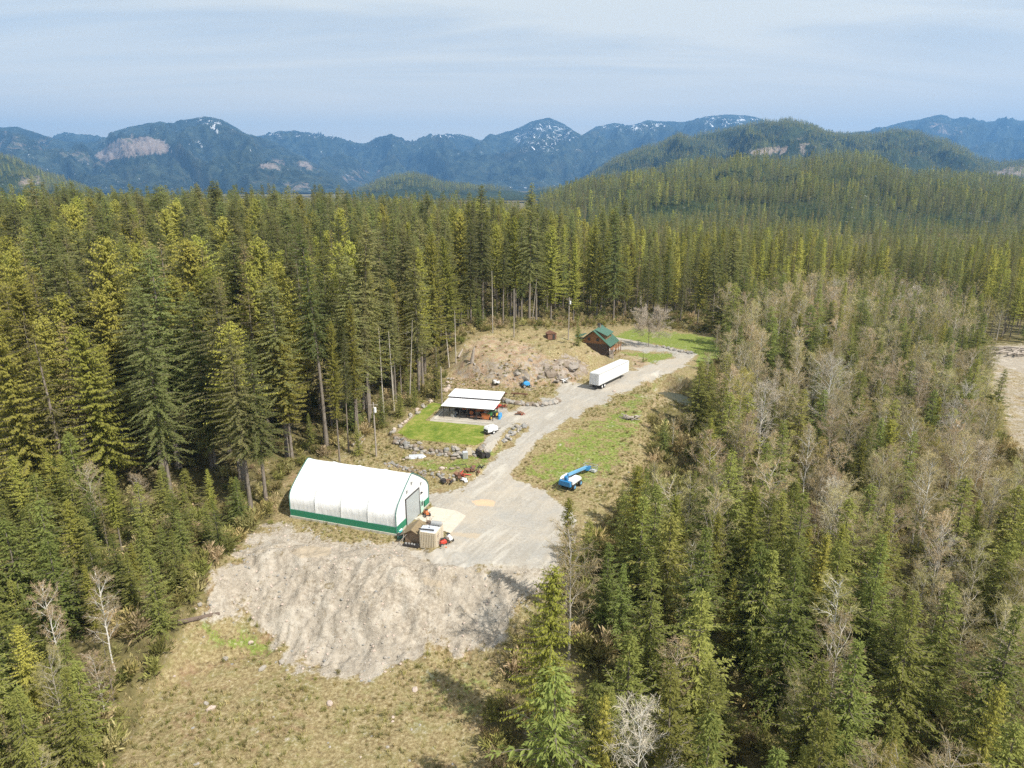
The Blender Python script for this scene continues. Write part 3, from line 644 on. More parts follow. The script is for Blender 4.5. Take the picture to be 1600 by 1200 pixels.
k = (sdf(PX2, PY2, MIXED) > -1) & (sdf(PX2, PY2, RCLEAR) < -3) & (sdf(PX2, PY2, CLEAR) < -3) & (X2 < Y2 + 25) & (((X2 - POND[0]) ** 2 + (Y2 - POND[1]) ** 2) > 64)
X3, Y3 = jitter(-160, -20, 26, 104, 3.5, r); Z3 = height(X3, Y3); PX3, PY3 = proj(X3, Y3, Z3)
for i in np.nonzero((PY3 > 800) & (sdf(PX3, PY3, CLEAR) < -6) & (PX3 > -250) & (PX3 < 500))[0]:
    u = r.random(); hh_ = 1.0 if PX3[i] < 160 else .8
    if u < .62: TREES.append(('spruce', X3[i], Y3[i], r.uniform(7, 15) * hh_, 'lowleft'))
    elif u < .78: TREES.append(('cedar', X3[i], Y3[i], r.uniform(9, 17) * hh_, 'lowleft'))
    elif u < .86: TREES.append(('alder', X3[i], Y3[i], r.uniform(8, 12), 'lowleft'))
    elif u < .92: TREES.append(('thin', X3[i], Y3[i], r.uniform(8, 13), 'lowleft'))
nm_ = fbm(X2 / 17, Y2 / 17, 3, 15)
for i in np.nonzero(k)[0]:
    near = 1 - sm((Y2[i] - 62) / 45); pcon = .34 + .5 * near * sm((nm_[i] - .34) * 6) + .4 * sm((nm_[i] - .50) * 9)
    if PX2[i] < 1130: pcon = max(pcon, .68)
    elif Y2[i] > 110: pcon *= .98
    if PX2[i] > 1250 and Y2[i] < 130: pcon *= .55
    elif PX2[i] < 1250 and PY2[i] > 850: pcon = max(pcon, .62)
    u = r.random()
    if u < pcon * .80: TREES.append(('spruce' if r.random() < .86 else 'cedar', X2[i], Y2[i], r.choice([r.uniform(5, 10), r.uniform(10, 15), r.uniform(14, 20)], p=[.25, .35, .4]), 'mixed'))
    elif u < .93:
        kk = 'budding' if r.random() < .09 else 'birch' if r.random() < .14 else 'cotton' if r.random() < .05 else 'alder'
        TREES.append((kk, X2[i], Y2[i], r.choice([r.uniform(5, 9), r.uniform(9, 14), r.uniform(13, 17)]), 'mixed'))
# keep special places free, then add the landmark trees by hand
SPECIAL = []
M_CEDARB = foliage('bright_cedar_sprays', (.33, .335, .06), (.56, .53, .12), (.33, .34, .07), .46, .15)
def special(kind, name, label, cat, px, py, z0, ht, vi=None, wd=1.0, clear=3.4):
    x, y, z = gp(px, py, z0); SPECIAL.append((x, y, clear)); plant(kind, name, label, cat, x, y, ht, None, vi, wd=wd)
special('cedar', 'cedar_tree', 'large yellow green cedar with drooping sprays at the bottom edge beside the sandy slope', 'tree', 853, 1165, -7, 21, 2, 1.5, 7.0)
special('broad', 'bare_tree', 'round bare brown tree standing alone on the lawn right of the green roofed house', 'tree', 1013, 541, 3, 11.5, 0)
special('cotton', 'cottonwood_tree', 'tall pale bare cottonwood with white limbs among the brown saplings at right', 'tree', 1280, 705, -6, 21, 0, 1.2, 6)
special('budding', 'budding_tree', 'slender yellow budding tree left of the pale bare cottonwood', 'tree', 1147, 720, -6, 19, 0, 1, 5)
special('cotton', 'cottonwood_tree', 'pale bare forked tree with greenish twigs between the yellow tree and the cottonwood', 'tree', 1182, 745, -6, 19, 1, 1, 5)
special('fir', 'fir_tree', 'broad dark green fir with a thick bare trunk left of the white fabric building', 'tree', 268, 778, 1, 36, 4, 1.25, 7)
special('spruce', 'spruce_tree', 'full green young conifer at the far end of the lawn nearest the carport', 'tree', 683, 622, 3, 12, 1)
special('spruce', 'spruce_tree', 'slim young conifer touching the left wall of the green roofed house', 'tree', 903, 541, 6, 8.5, 0)
special('spruce', 'spruce_tree', 'bright young conifer at the edge of the dry grass above the fallen log', 'tree', 253, 988, -7, 12, 3)
special('birch', 'birch_tree', 'white stemmed bare birch at the left edge of the dry grass', 'tree', 180, 1048, -7, 13, 0)
special('birch', 'birch_tree', 'white stemmed birch with two stems among yellow conifers in the lower left corner', 'tree', 102, 1062, -7, 12.5, 1)
special('spruce', 'spruce_tree', 'dark pointed conifer standing left of its twin by the sandy clearing at the right edge', 'tree', 1500, 690, -6, 20, 3, 1.35, 5)
special('spruce', 'spruce_tree', 'dark bushy conifer standing right of its twin in front of the sandy clearing', 'tree', 1546, 690, -6, 17.5, 1, 1.35, 5)
special('spruce', 'spruce_tree', 'dark conifer cut by the right edge of the photo below the sandy clearing', 'tree', 1610, 830, -6, 17, 2, 1.3, 5)
special('spruce', 'spruce_tree', 'large bright green conifer with a double crown in the lower right thicket', 'tree', 1215, 1120, -7, 20, 3, 1.3, 6.5)
special('spruce', 'spruce_tree', 'broad olive conifer right of the double crowned one at the bottom edge', 'tree', 1390, 1160, -7, 18, 1, 1.4, 6.5)
special('spruce', 'spruce_tree', 'yellow green pointed conifer rising from the bottom edge right of the big cedar', 'tree', 1090, 1250, -7, 16, 0, 1.2, 5)
special('alder', 'bare_tree', 'bare many stemmed tree at the far right end of the green field', 'tree', 1118, 556, 3, 9, 1)
special('spruce', 'spruce_tree', 'tall dark conifer at the edge of the gravel right of the blue boom lift', 'tree', 1003, 865, -4, 14, 3)
special('spruce', 'spruce_tree', 'pointed green conifer in the middle of the near thicket beside the slope', 'tree', 1010, 1090, -7, 18, 0, 1.1, 5)
special('spruce', 'spruce_tree', 'small round shrub like conifer alone on the brown brush behind the trailer', 'tree', 1005, 566, 3, 2.6, 2)
special('budding', 'budding_tree', 'tall yellow green tree beside the dark forest at the top of the sandy clearing', 'tree', 1535, 535, -3, 17, 1)
for o_ in list(bpy.data.objects):
    if o_.parent and o_.name.startswith('crown') and 'large yellow green cedar' in o_.parent.get('label', ''):
        o_.data = o_.data.copy(); o_.data.materials[0] = M_CEDARB
SP_ = np.array(SPECIAL)
TREES = [t_ for t_ in TREES if np.min(np.hypot(SP_[:, 0] - t_[1], SP_[:, 1] - t_[2]) - SP_[:, 2]) > 0]
TZ = height(np.array([t_[1] for t_ in TREES]), np.array([t_[2] for t_ in TREES]))
TREES = [(*t_, z_) for t_, z_ in zip(TREES, TZ)]
def blocks(t_):                   # would hide the pond or the sandy clearing at right
    a = proj(t_[1], t_[2], t_[5]); b = proj(t_[1], t_[2], t_[5] + t_[3]); rr = 36
    for (qx0, qx1, qy0, qy1) in ((1008, 1066, 605, 645), (1560, 1600, 560, 690), (1085, 1108, 520, 548), (960, 1085, 500, 552), (885, 935, 728, 765)):
        if a[0] > qx0 - rr * .5 and a[0] < qx1 + rr * .5 and b[1] < qy1 and a[1] > qy0: return t_[4] == 'mixed'
    return False
TREES = [t_ for t_ in TREES if not blocks(t_)]
def framed(t_):
    x, y, h_, z = t_[1], t_[2], t_[3], t_[5]
    if y < 20: return False
    a = proj(x, y, z); b = proj(x, y, z + h_); lo = max(b[0] if False else b[1], 0)
    return (-20 < b[0] < 1620 or -20 < a[0] < 1620) and b[1] < 1200 and a[1] > 0
LAB = {
 'lowleft': 'thicket at lower left', 'left': 'forest left of the white building',
 'edge': 'forest behind the lawn', 'back': 'forest behind the rocky mound',
 'house': 'forest behind the log house', 'right': 'dark forest beyond the thicket', 'mixed': 'thicket right of the road'}
KN = {'fir': ('fir_tree', 'dark green fir'), 'cedar': ('cedar_tree', 'yellow green cedar'), 'spruce': ('spruce_tree', 'young green conifer'), 'thin': ('thinning_conifer', 'thin brown conifer'),
      'alder': ('alder_tree', 'bare brown alder'), 'budding': ('budding_tree', 'yellow budding tree'), 'birch': ('birch_tree', 'white stemmed birch'), 'cotton': ('cottonwood_tree', 'pale bare cottonwood')}
fr = [t_ for t_ in TREES if framed(t_)]; byk = {}
for t_ in sorted(fr, key=lambda t_: math.hypot(t_[1], t_[2]) / (1 + t_[3] / 20)): byk.setdefault(t_[0], []).append(t_)
indiv = set()
for kk, L_ in byk.items():
    for t_ in L_[:290]:
        indiv.add(id(t_)); nm, adj = KN[kk]; z = t_[4]
        if kk in ('fir', 'cedar', 'thin'): size = 'towering' if t_[3] > 30 else 'tall' if t_[3] > 22 else 'lower'
        else: size = 'tall' if t_[3] > 13 else 'medium' if t_[3] > 10 else 'short'
        q = float(sdf(*[np.array([v_]) for v_ in proj(t_[1], t_[2], t_[5])], CLEAR)[0]); dd_ = math.hypot(t_[1], t_[2])
        row = 'at the edge of the ' if q > -16 else 'inside the ' if q > -60 else 'deep in the '
        far_ = ', nearest part' if dd_ < 80 else '' if dd_ < 115 else ', farther part' if dd_ < 160 else ', farthest part'
        lb = '%s %s %s%s%s' % (size, adj, row, LAB[z], far_)
        plant(kk, nm, lb, 'tree', t_[1], t_[2], t_[3], 'group of ' + lb, None, None, t_[5], (1.6 if dd_ < 150 else 1.35) if z == 'left' else 1.3 if z == 'right' else 1.3 if kk == 'spruce' and z in ('mixed', 'lowleft') else 1.1 if kk in ('fir', 'cedar') else 1.0)
# the rest of the wood: one instanced object per stand
def joined(name, cm, tm, cr, tk):
    V = np.concatenate(cr.V + tk.V); F1 = np.concatenate(cr.F); F2 = np.concatenate(tk.F) + cr.n
    return mesh_np(name, V, np.concatenate([F1, F2]), {'v': (np.concatenate(cr.v + tk.v), 'FACE')}, [cm, tm], np.r_[np.zeros(len(F1), int), np.ones(len(F2), int)])
def make_set(cname, defs):
    c_ = bpy.data.collections.new(cname)
    for i, me in enumerate(defs): c_.objects.link(bpy.data.objects.new('%s_%02d' % (cname, i), me))
    return c_
def scatter(name, cset, pts, label=None, cat=None):      # pts rows: x y z rz scale idx
    pts = np.asarray(pts, float); me = bpy.data.meshes.new(name); me.vertices.add(len(pts)); me.vertices.foreach_set('co', pts[:, :3].astype(np.float32).ravel())
    A = me.attributes.new('rz', 'FLOAT', 'POINT'); A.data.foreach_set('value', pts[:, 3].astype(np.float32))
    A = me.attributes.new('scl', 'FLOAT', 'POINT'); A.data.foreach_set('value', pts[:, 4].astype(np.float32))
    A = me.attributes.new('idx', 'INT', 'POINT'); A.data.foreach_set('value', pts[:, 5].astype(np.int32))
    ng = bpy.data.node_groups.new(name + '_nodes', 'GeometryNodeTree')
    ng.interface.new_socket('Geometry', in_out='INPUT', socket_type='NodeSocketGeometry'); ng.interface.new_socket('Geometry', in_out='OUTPUT', socket_type='NodeSocketGeometry')
    n_ = ng.nodes; gi = n_.new('NodeGroupInput'); go = n_.new('NodeGroupOutput'); ip = n_.new('GeometryNodeInstanceOnPoints'); ci = n_.new('GeometryNodeCollectionInfo')
    ci.inputs['Collection'].default_value = cset; ci.inputs['Separate Children'].default_value = True; ci.inputs['Reset Children'].default_value = True
    def na(nm, ty):
        q = n_.new('GeometryNodeInputNamedAttribute'); q.data_type = ty; q.inputs['Name'].default_value = nm; return q.outputs['Attribute']
    cx = n_.new('ShaderNodeCombineXYZ'); lk = ng.links.new
    lk(na('rz', 'FLOAT'), cx.inputs[2]); lk(cx.outputs[0], ip.inputs['Rotation']); lk(na('scl', 'FLOAT'), ip.inputs['Scale']); lk(na('idx', 'INT'), ip.inputs['Instance Index'])
    ip.inputs['Pick Instance'].default_value = True
    lk(gi.outputs[0], ip.inputs['Points']); lk(ci.outputs[0], ip.inputs['Instance']); lk(ip.outputs[0], go.inputs[0])
    o = link(name, me); md = o.modifiers.new('scatter', 'NODES'); md.node_group = ng
    return tag(o, label, cat, kind='stuff')
LO = {}
def lodset(kind, cm, tm, specs, fn=conifer): LO[kind] = [(joined(kind + '_wood', cm, tm, *fn(*a[:5], **a[5])), a[0]) for a in specs]
lodset('fir', M_FIR, M_BARK, [(38, .3, 5.8, 'fir', 61, dict(lod=1)), (36, .25, 6.4, 'fir', 62, dict(lod=1)), (40, .35, 5.4, 'fir', 63, dict(lod=1))])
lodset('cedar', M_CEDAR, M_BARK, [(33, .22, 5.4, 'cedar', 64, dict(lod=1)), (35, .3, 5.6, 'cedar', 65, dict(lod=1))])
lodset('thin', M_BROWN, M_BARK, [(32, .4, 2.5, 'fir', 66, dict(lod=1, dens=.6))])
lodset('spruce', M_SPRUCE, M_BARK, [(15, .03, 4.0, 'spruce', 67, dict(lod=1)), (17, .05, 4.0, 'spruce', 68, dict(lod=1))])
lodset('alder', M_TWIG, M_GREYBARK, [(15, 3.5, 71, 'alder', 1, {}), (17, 3.9, 72, 'alder', 1, {})], bare)
lodset('budding', M_BUD, M_GREYBARK, [(15, 3.0, 73, 'alder', 1, {})], bare)
lodset('birch', M_TWIG, M_WHITEBARK, [(14, 2.6, 74, 'alder', 1, {})], bare)
lodset('cotton', M_PALE, M_WHITEBARK, [(18, 4.4, 75, 'cotton', 1, {})], bare)
order = []; idx = {}
for kk, L_ in LO.items():
    for q, (me, h0) in enumerate(L_): idx.setdefault(kk, []).append((len(order), h0)); order.append(me)
CS = make_set('wood', order)
rows = []
for t_ in TREES:
    if id(t_) in indiv: continue
    i_, h0 = idx[t_[0]][int(r.integers(len(idx[t_[0]])))]
    rows.append((t_[1], t_[2], t_[5] - .2, r.uniform(0, 6.28), t_[3] / h0, i_))
rows = np.array(rows); lf = rows[:, 0] < 20
scatter('forest', CS, rows[lf], 'dense evergreen forest filling the flats left of and behind the clearing', 'forest')
scatter('thicket', CS, rows[~lf], 'tangled young wood of bare saplings and conifers right of the gravel road', 'thicket')
# far plain and hills
mid = [(joined('far_conifer', M_FIR, M_BARK, *conifer(34, .15, 7.6, 'fir', 81, lod=2)), 34), (joined('far_conifer', M_FIR, M_BARK, *conifer(32, .12, 7.2, 'spruce', 82, lod=2)), 32), (joined('far_cedar', M_CEDAR, M_BARK, *conifer(32, .1, 7.4, 'cedar', 83, lod=2)), 32), (joined('far_conifer_broad', M_SPRUCE, M_BARK, *conifer(26, .08, 7.8, 'fir', 85, lod=2)), 26), (joined('far_thin', M_BROWN, M_BARK, *conifer(34, .3, 5.4, 'fir', 86, lod=2)), 34), (joined('far_bare', M_TWIG, M_GREYBARK, *bare(16, 3.5, 84, 'alder', 1)), 16)]
mid = sorted(mid, key=lambda m_: m_[0].name); FH = np.array([m_[1] for m_ in mid], float); FN = [m_[0].name for m_ in mid]
CS2 = make_set('distant', [m_[0] for m_ in mid])
FW = {'far_bare': (.07, .0), 'far_cedar': (.07, .26), 'far_conifer': (.34, .34), 'far_conifer.001': (.20, .26), 'far_conifer_broad': (.10, .26), 'far_thin': (.08, .08)}
def pick(n, x, y, col):
    w_ = np.array([FW[q][col] for q in FN]); W = np.tile(w_, (n, 1)); nz = fbm(x / 120, y / 120, 3, 123)
    for j, q in enumerate(FN):
        if q in ('far_cedar', 'far_conifer_broad'): W[:, j] *= np.clip((nz - .38) * 7, .1, 2.5)
    W = np.cumsum(W / W.sum(1)[:, None], 1); return (r.random(n)[:, None] > W).sum(1).clip(0, len(FN) - 1)
X, Y = jitter(-1200, 1500, 380, 2000, 10.2, r); kz = (np.abs(X) < Y * .92 + 40) & (Y > 418)
px_, py_ = proj(X, Y, np.full(len(X), 0.0)); kz &= ~((X > -20) & (Y > 1150) ) & ~((X < 100) & (Y > 1500))
X = X[kz]; Y = Y[kz]; Z = height(X, Y); gap_ = fbm(X / 55, Y / 55, 3, 222); ii = pick(len(X), X, Y, 0)
sc_ = r.beta(2.2, 1.6, len(X)) * .62 + .38; sc_ *= np.where(X > 40, .72, .98) * np.clip(.55 + (gap_ - .30) * 2.2, .5, 1.12)
Z = np.maximum(Z, np.where((Y > 850) & (X / Y > -.16), zfA(X, Y), -99)) - .5
scatter('distant_forest', CS2, np.stack([X, Y, Z, r.uniform(0, 6.28, len(X)), sc_, ii], 1), 'distant evergreen forest covering the valley floor', 'forest')
def hillwood(name, zf, S, y0, D, n, hlo, hhi, label, zmin):
    s = r.uniform(S[0], S[-1], n); y = r.uniform(y0, D * 1.04, n); x = s * y; z = zf(x, y); k = z > zmin; k &= np.abs(s) < .95
    ii = pick(k.sum(), x[k], y[k], 1); sc_ = (hlo * .7 + (hhi - hlo * .7) * r.beta(2, 1.6, k.sum())) / FH[ii] * np.clip(.6 + (fbm(x[k] / 90, y[k] / 90, 3, 223) - .3) * 2, .5, 1.15)
    scatter(name, CS2, np.stack([x[k], y[k], z[k] - .5, r.uniform(0, 6.28, k.sum()), sc_, ii], 1), label, 'forest')
hillwood('hill_forest', zfA, SA, 1000, 1900, 15500, 17, 31, 'evergreen forest covering the broad near hill at right', 3)
hillwood('ridge_forest', zf5, S5, 2700, 4000, 26000, 18, 28, 'bluish conifers covering the double topped ridge behind the near hill', 60)
hillwood('ridge_forest', zf3, S3, 3000, 4300, 9000, 18, 28, 'bluish conifers covering the small knoll in the middle distance', 20)
hillwood('ridge_forest', zf4, S4, 2100, 3300, 9000, 18, 26, 'conifers covering the hillside at the left edge', 20)
hillwood('ridge_forest', zf6, S6, 3600, 4800, 5000, 18, 26, 'conifers covering the low ridge above the left treetops', 10)
# underbrush, weeds and stones
bm_ = [bush(.9, 1.2, 91).mesh('b', [M_BUSH]), bush(1.2, 1.0, 92).mesh('b', [M_BUSH]), bush(1.0, 1.6, 93).mesh('b', [M_TWIG])]
CSB = make_set('brushes', bm_)
X, Y = jitter(-150, 190, 28, 300, 1.9, r); Z = height(X, Y); PX, PY = proj(X, Y, Z); dC = sdf(PX, PY, CLEAR); dR = sdf(PX, PY, RCLEAR)
kz = (dC < 3) & (dR < -3) & (r.random(len(X)) < np.where(dC > -25, .95, .45)) & ~((np.abs(X - POND[0] - .1 * (Y - POND[1])) < 8) & (Y > POND[1] - 22) & (Y < POND[1] + 10))
br2 = np.maximum.reduce([sdf(PX, PY, p_) for p_ in ([(700, 725), (605, 690), (560, 700), (545, 720), (620, 722), (700, 712)], [(960, 640), (1010, 640), (1000, 700), (960, 765), (930, 745), (955, 700)], [(440, 1060), (520, 1050), (640, 1070), (600, 1120), (440, 1110)], SOIL2, SOIL, [(740, 530), (800, 515), (880, 530), (930, 556), (900, 560), (800, 540)], [(820, 580), (850, 570), (850, 600), (820, 598)])])
kz |= (br2 > 0) & (r.random(len(X)) < .36); kz &= (np.abs(X) < Y + 10) & (sdf(PX, PY, YARD) < -4)
scatter('undergrowth', CSB, np.stack([X, Y, Z - .08, r.uniform(0, 6.28, len(X)), r.uniform(.5, 1.2, len(X)) * np.where(dC > 0, .5, np.where(((PX > 760) & (Y < 190)) | (PY > 800), 1.9, 1.25)), r.integers(0, 3, len(X))], 1)[kz], 'brown and olive undergrowth along the wood edges and banks', 'undergrowth')
def tuft(seed, m, n=22, h=.4):
    q = np.random.default_rng(seed); s = Soup(); a = q.uniform(0, 6.28, n); e = q.uniform(.6, 1.5, n); D = np.stack([np.cos(a) * np.cos(e), np.sin(a) * np.cos(e), np.sin(e)], 1)
    P = q.normal(0, .13, (n, 3)) * [1, 1, 0]; ln = q.uniform(.5, 1.2, n) * h; sd_ = unit(np.cross(D, [0, 0, 1.0])); w_ = .03
    s.quads(np.stack([P - sd_ * w_, P + sd_ * w_, P + D * ln[:, None] + sd_ * .008, P + D * ln[:, None] - sd_ * .008], 1), q.random(n)); return s.mesh('tuft', [m])
M_STRAW = foliage('straw_grass', (.33, .27, .13), (.50, .43, .24), (.24, .23, .07), .3, .9)
M_GRASS = foliage('green_grass', (.12, .17, .03), (.22, .26, .06), (.34, .30, .12), .3, .8)
CST = make_set('tufts', [tuft(1, M_STRAW), tuft(2, M_STRAW, 30, .5), tuft(3, M_GRASS, 26, .3), tuft(4, M_BUSH, 26, .6)])
X, Y = jitter(-70, 60, 44, 165, .62, r); Z = height(X, Y); PX, PY = proj(X, Y, Z)
A1, A2, ST = masks(X, Y, Z); ng_ = fbm(X / 5, Y / 5, 4, 77)
free = (sdf(PX, PY, CLEAR) > -60) & (A1[:, 1] < .3) & (A1[:, 2] < .45) & (A1[:, 3] < .3) & (r.random(len(X)) < .75 * sm((ng_ - .30) * 5))
ty = np.where(A1[:, 0] > .4, 2, np.where(r.random(len(X)) < .12, 3, r.integers(0, 2, len(X))))
scatter('weeds', CST, np.stack([X, Y, Z - .03, r.uniform(0, 6.28, len(X)), r.uniform(.45, 1.1, len(X)) * np.where(ty == 2, .7, 1), ty], 1)[free], 'dry straw and green weeds growing over the clearing', 'grass')
# ------------------------------------------------------------------ built objects
class MB:
    def __init__(s): s.V = []; s.F = []
    def add(s, V, F):
        o = len(s.V); s.V += [tuple(v) for v in V]; s.F += [tuple(i + o for i in f) for f in F]; return s
    def box(s, c, d, rz=0, ry=0, rx=0, taper=1.0):
        M = Matrix.Translation(c) @ Matrix.Rotation(rz, 4, 'Z') @ Matrix.Rotation(ry, 4, 'Y') @ Matrix.Rotation(rx, 4, 'X')
        x, y, z = d[0] / 2, d[1] / 2, d[2] / 2
        P = [(-x, -y, -z), (x, -y, -z), (x, y, -z), (-x, y, -z)] + [(a * taper, b * taper, z) for a, b in ((-x, -y), (x, -y), (x, y), (-x, y))]
        return s.add([M @ Vector(p) for p in P], [(0, 3, 2, 1), (4, 5, 6, 7), (0, 1, 5, 4), (1, 2, 6, 5), (2, 3, 7, 6), (3, 0, 4, 7)])
    def cyl(s, a, b, r0, r1=None, n=10, caps=True):
        r1 = r0 if r1 is None else r1; a = Vector(a); b = Vector(b); q = (b - a).to_track_quat('Z', 'Y')
        V = []
        for p, r_ in ((a, r0), (b, r1)):
            for i in range(n): V.append(p + q @ Vector((r_ * math.cos(2 * math.pi * i / n), r_ * math.sin(2 * math.pi * i / n), 0)))
        F = [(i, (i + 1) % n, n + (i + 1) % n, n + i) for i in range(n)]
        if caps: F += [tuple(range(n - 1, -1, -1)), tuple(range(n, 2 * n))]
        return s.add(V, F)
    def prism(s, poly, y0, y1):     # poly in x,z extruded along y
        n = len(poly); V = [(x, y0, z) for x, z in poly] + [(x, y1, z) for x, z in poly]
        return s.add(V, [tuple(range(n)), tuple(range(2 * n - 1, n - 1, -1))] + [(i, n + i, n + (i + 1) % n, (i + 1) % n) for i in range(n)])
    def slab(s, P, th):             # quad sheet (3-D points) with thickness downwards
        n = len(P); V = list(P) + [(p[0], p[1], p[2] - th) for p in P]
        return s.add(V, [tuple(range(n)), tuple(range(2 * n - 1, n - 1, -1))] + [(i, n + i, n + (i + 1) % n, (i + 1) % n) for i in range(n)])
    def rock(s, c, d, seed=0, rz=0):
        q = np.random.default_rng(seed); V = []; F = []; n, m = 7, 5
        ax_ = [Vector(unit(q.normal(0, 1, 3))) for _ in range(7)]; cut = q.uniform(.62, .9, 7)
        for j in range(m):
            ph = math.pi * (j + .5) / m
            for i in range(n):
                th = 2 * math.pi * (i + .5 * (j % 2)) / n
                v = Vector((math.sin(ph) * math.cos(th), math.sin(ph) * math.sin(th), math.cos(ph))) * q.uniform(.86, 1.08)
                for a_, c_ in zip(ax_, cut):
                    e = v.dot(a_)
                    if e > c_: v -= a_ * (e - c_)
                V.append(v)
        V += [Vector((0, 0, .8)), Vector((0, 0, -.8))]
        for j in range(m - 1):
            for i in range(n): F.append((j * n + i, (j + 1) * n + i, (j + 1) * n + (i + 1) % n, j * n + (i + 1) % n))
        F += [(n * m, i, (i + 1) % n) for i in range(n)] + [(n * m + 1, (m - 1) * n + (i + 1) % n, (m - 1) * n + i) for i in range(n)]
        M = Matrix.Translation(c) @ Matrix.Rotation(rz, 4, 'Z') @ Matrix.Diagonal((d[0] / 2, d[1] / 2, d[2] / 2, 1))
        return s.add([M @ v for v in V], F)
    def build(s, name, mat, parent=None, bevel=0, smooth=False, label=None):
        me = bpy.data.meshes.new(name); me.from_pydata(s.V, [], s.F); me.materials.append(mat)
        if smooth: me.polygons.foreach_set('use_smooth', [True] * len(me.polygons))
        o = link(name, me, parent)
        if bevel:
            b = o.modifiers.new('bevel', 'BEVEL'); b.width = bevel; b.segments = 1; b.limit_method = 'ANGLE'
        if label: o['label'] = label
        return o
B_ = lambda c, d, **k: MB().box(c, d, **k)
# materials
t = NT('white_fabric'); v = t.mr(t.noise(.7, 4, .6, sc3=(3, 1, .3)), .4, .75, 0, .3)
cf = t.mix(v, (.74, .74, .73), (.60, .60, .60)); cf = t.mix(t.mr(t.noise(1.8, 6, .7, sc3=(2, 2, .2)), .54, .72, 0, .55), cf, (.46, .455, .42))
t.bsdf(cf, .55, normal=t.bump(t.noise(1.1, 4, .6, sc3=(1.5, 1, .5)), .25, .35), spec=.25); M_FAB = t.m
M_GREENV = paint('green_fabric', (.02, .21, .115), .5, var=.25); M_TRIM = paint('green_trim', (.06, .17, .15), .5)
M_CONC = paint('pale_concrete', (.50, .47, .40), .9, var=.3, scale=1.2, dirtf=.4, bump=.4)
M_APRON = paint('apron_concrete', (.52, .47, .39), .9, var=.22, scale=.7, dirt=(.33, .28, .22), dirtf=.45)
M_DOORG = paint('grey_door_steel', (.40, .43, .43), .45, .1, var=.1)
M_MINT = paint('mint_door_paint', (.45, .62, .52), .5); M_GLASS = paint('dark_glass', (.03, .04, .05), .1, var=0, dirtf=0)
M_TAN = paint('tan_container_paint', (.60, .52, .39), .55, var=.2, dirt=(.30, .19, .11), dirtf=.35)
M_BROWNM = paint('brown_marking', (.22, .12, .07), .7); M_WOOD = paint('weathered_planks', (.26, .18, .115), .85, var=.6, scale=2, bump=.6)
M_MOSS = paint('mossy_shingles', (.24, .18, .105), .95, var=.6, scale=2.5, dirt=(.12, .11, .04), dirtf=.7, bump=1)
M_BLUEG = paint('blue_grey_tarp', (.50, .53, .58), .6, var=.3); M_GREYM = paint('galvanised_grey', (.45, .45, .44), .45, .4)
M_BLACK = paint('black_rubber', (.025, .025, .027), .7, dirt=(.16, .14, .11), dirtf=.4); M_DARK = paint('dark_steel', (.05, .045, .045), .5, .3)
M_RED = paint('red_paint', (.50, .05, .03), .4); M_ORANGE = paint('orange_paint', (.55, .17, .05), .5, dirt=(.2, .10, .06), dirtf=.5)
M_YEL = paint('yellow_paint', (.70, .42, .05), .5); M_GRN = paint('green_paint', (.05, .18, .05), .45); M_CYAN = paint('cyan_plastic', (.12, .58, .60), .4)
M_BLUE = paint('blue_lift_paint', (.02, .17, .38), .4); M_LBLUE = paint('pale_blue_boom_paint', (.14, .36, .58), .4, var=.15); M_BARREL = paint('blue_plastic', (.05, .30, .60), .35)
M_WHITE = paint('white_paint', (.74, .74, .73), .4, var=.16, dirtf=.3); M_RUST = paint('rusty_steel', (.20, .10, .06), .85, var=.6, dirt=(.10, .05, .03), dirtf=.6)
M_ROOFW = paint('white_roof_sheet', (.78, .78, .80), .45, var=.12, dirtf=.15, scale=.8)
M_TROOF = paint('trailer_roof_alloy', (.62, .63, .63), .5, .0, var=.3, scale=.6, dirt=(.35, .33, .30), dirtf=.5)
M_GROOF = paint('green_metal_roof', (.06, .135, .095), .5, var=.4); M_SIDING = paint('cedar_siding', (.28, .14, .065), .75, var=.5, scale=1.5)
M_LOGW = paint('dark_log_wall', (.10, .075, .06), .85, var=.4); M_STONE = paint('pale_stone', (.35, .315, .275), .95, var=.5, scale=1.5, dirt=(.16, .14, .08), dirtf=.6, bump=1)
M_STONE2 = paint('brown_stone', (.25, .20, .155), .95, var=.6, scale=1.5, dirt=(.14, .12, .06), dirtf=.7, bump=1)
M_STONE3 = paint('grey_stone', (.27, .26, .245), .95, var=.5, scale=1.5, dirt=(.14, .14, .06), dirtf=.6, bump=1)
M_CRAG = paint('mossy_crag', (.27, .235, .205), .95, var=.7, scale=.9, dirt=(.17, .14, .04), dirtf=.9, bump=1)
M_LOG = paint('grey_dead_wood', (.36, .31, .26), .9, var=.6, scale=2, bump=.6); M_DLOG = paint('dark_log_bark', (.15, .11, .085), .95, var=.6, scale=2, bump=.8)
M_PINK = paint('pink_stone', (.47, .38, .32), .9, var=.3)

# ---- fabric building
PA = Vector((*at(620, 838, 0), 0)); rzB = R(-19.0); ub = Vector((math.cos(rzB), math.sin(rzB), 0)); vb = Vector((-ub.y, ub.x, 0))
LB, WB = 18.6, 11.0; z_b = 0.0
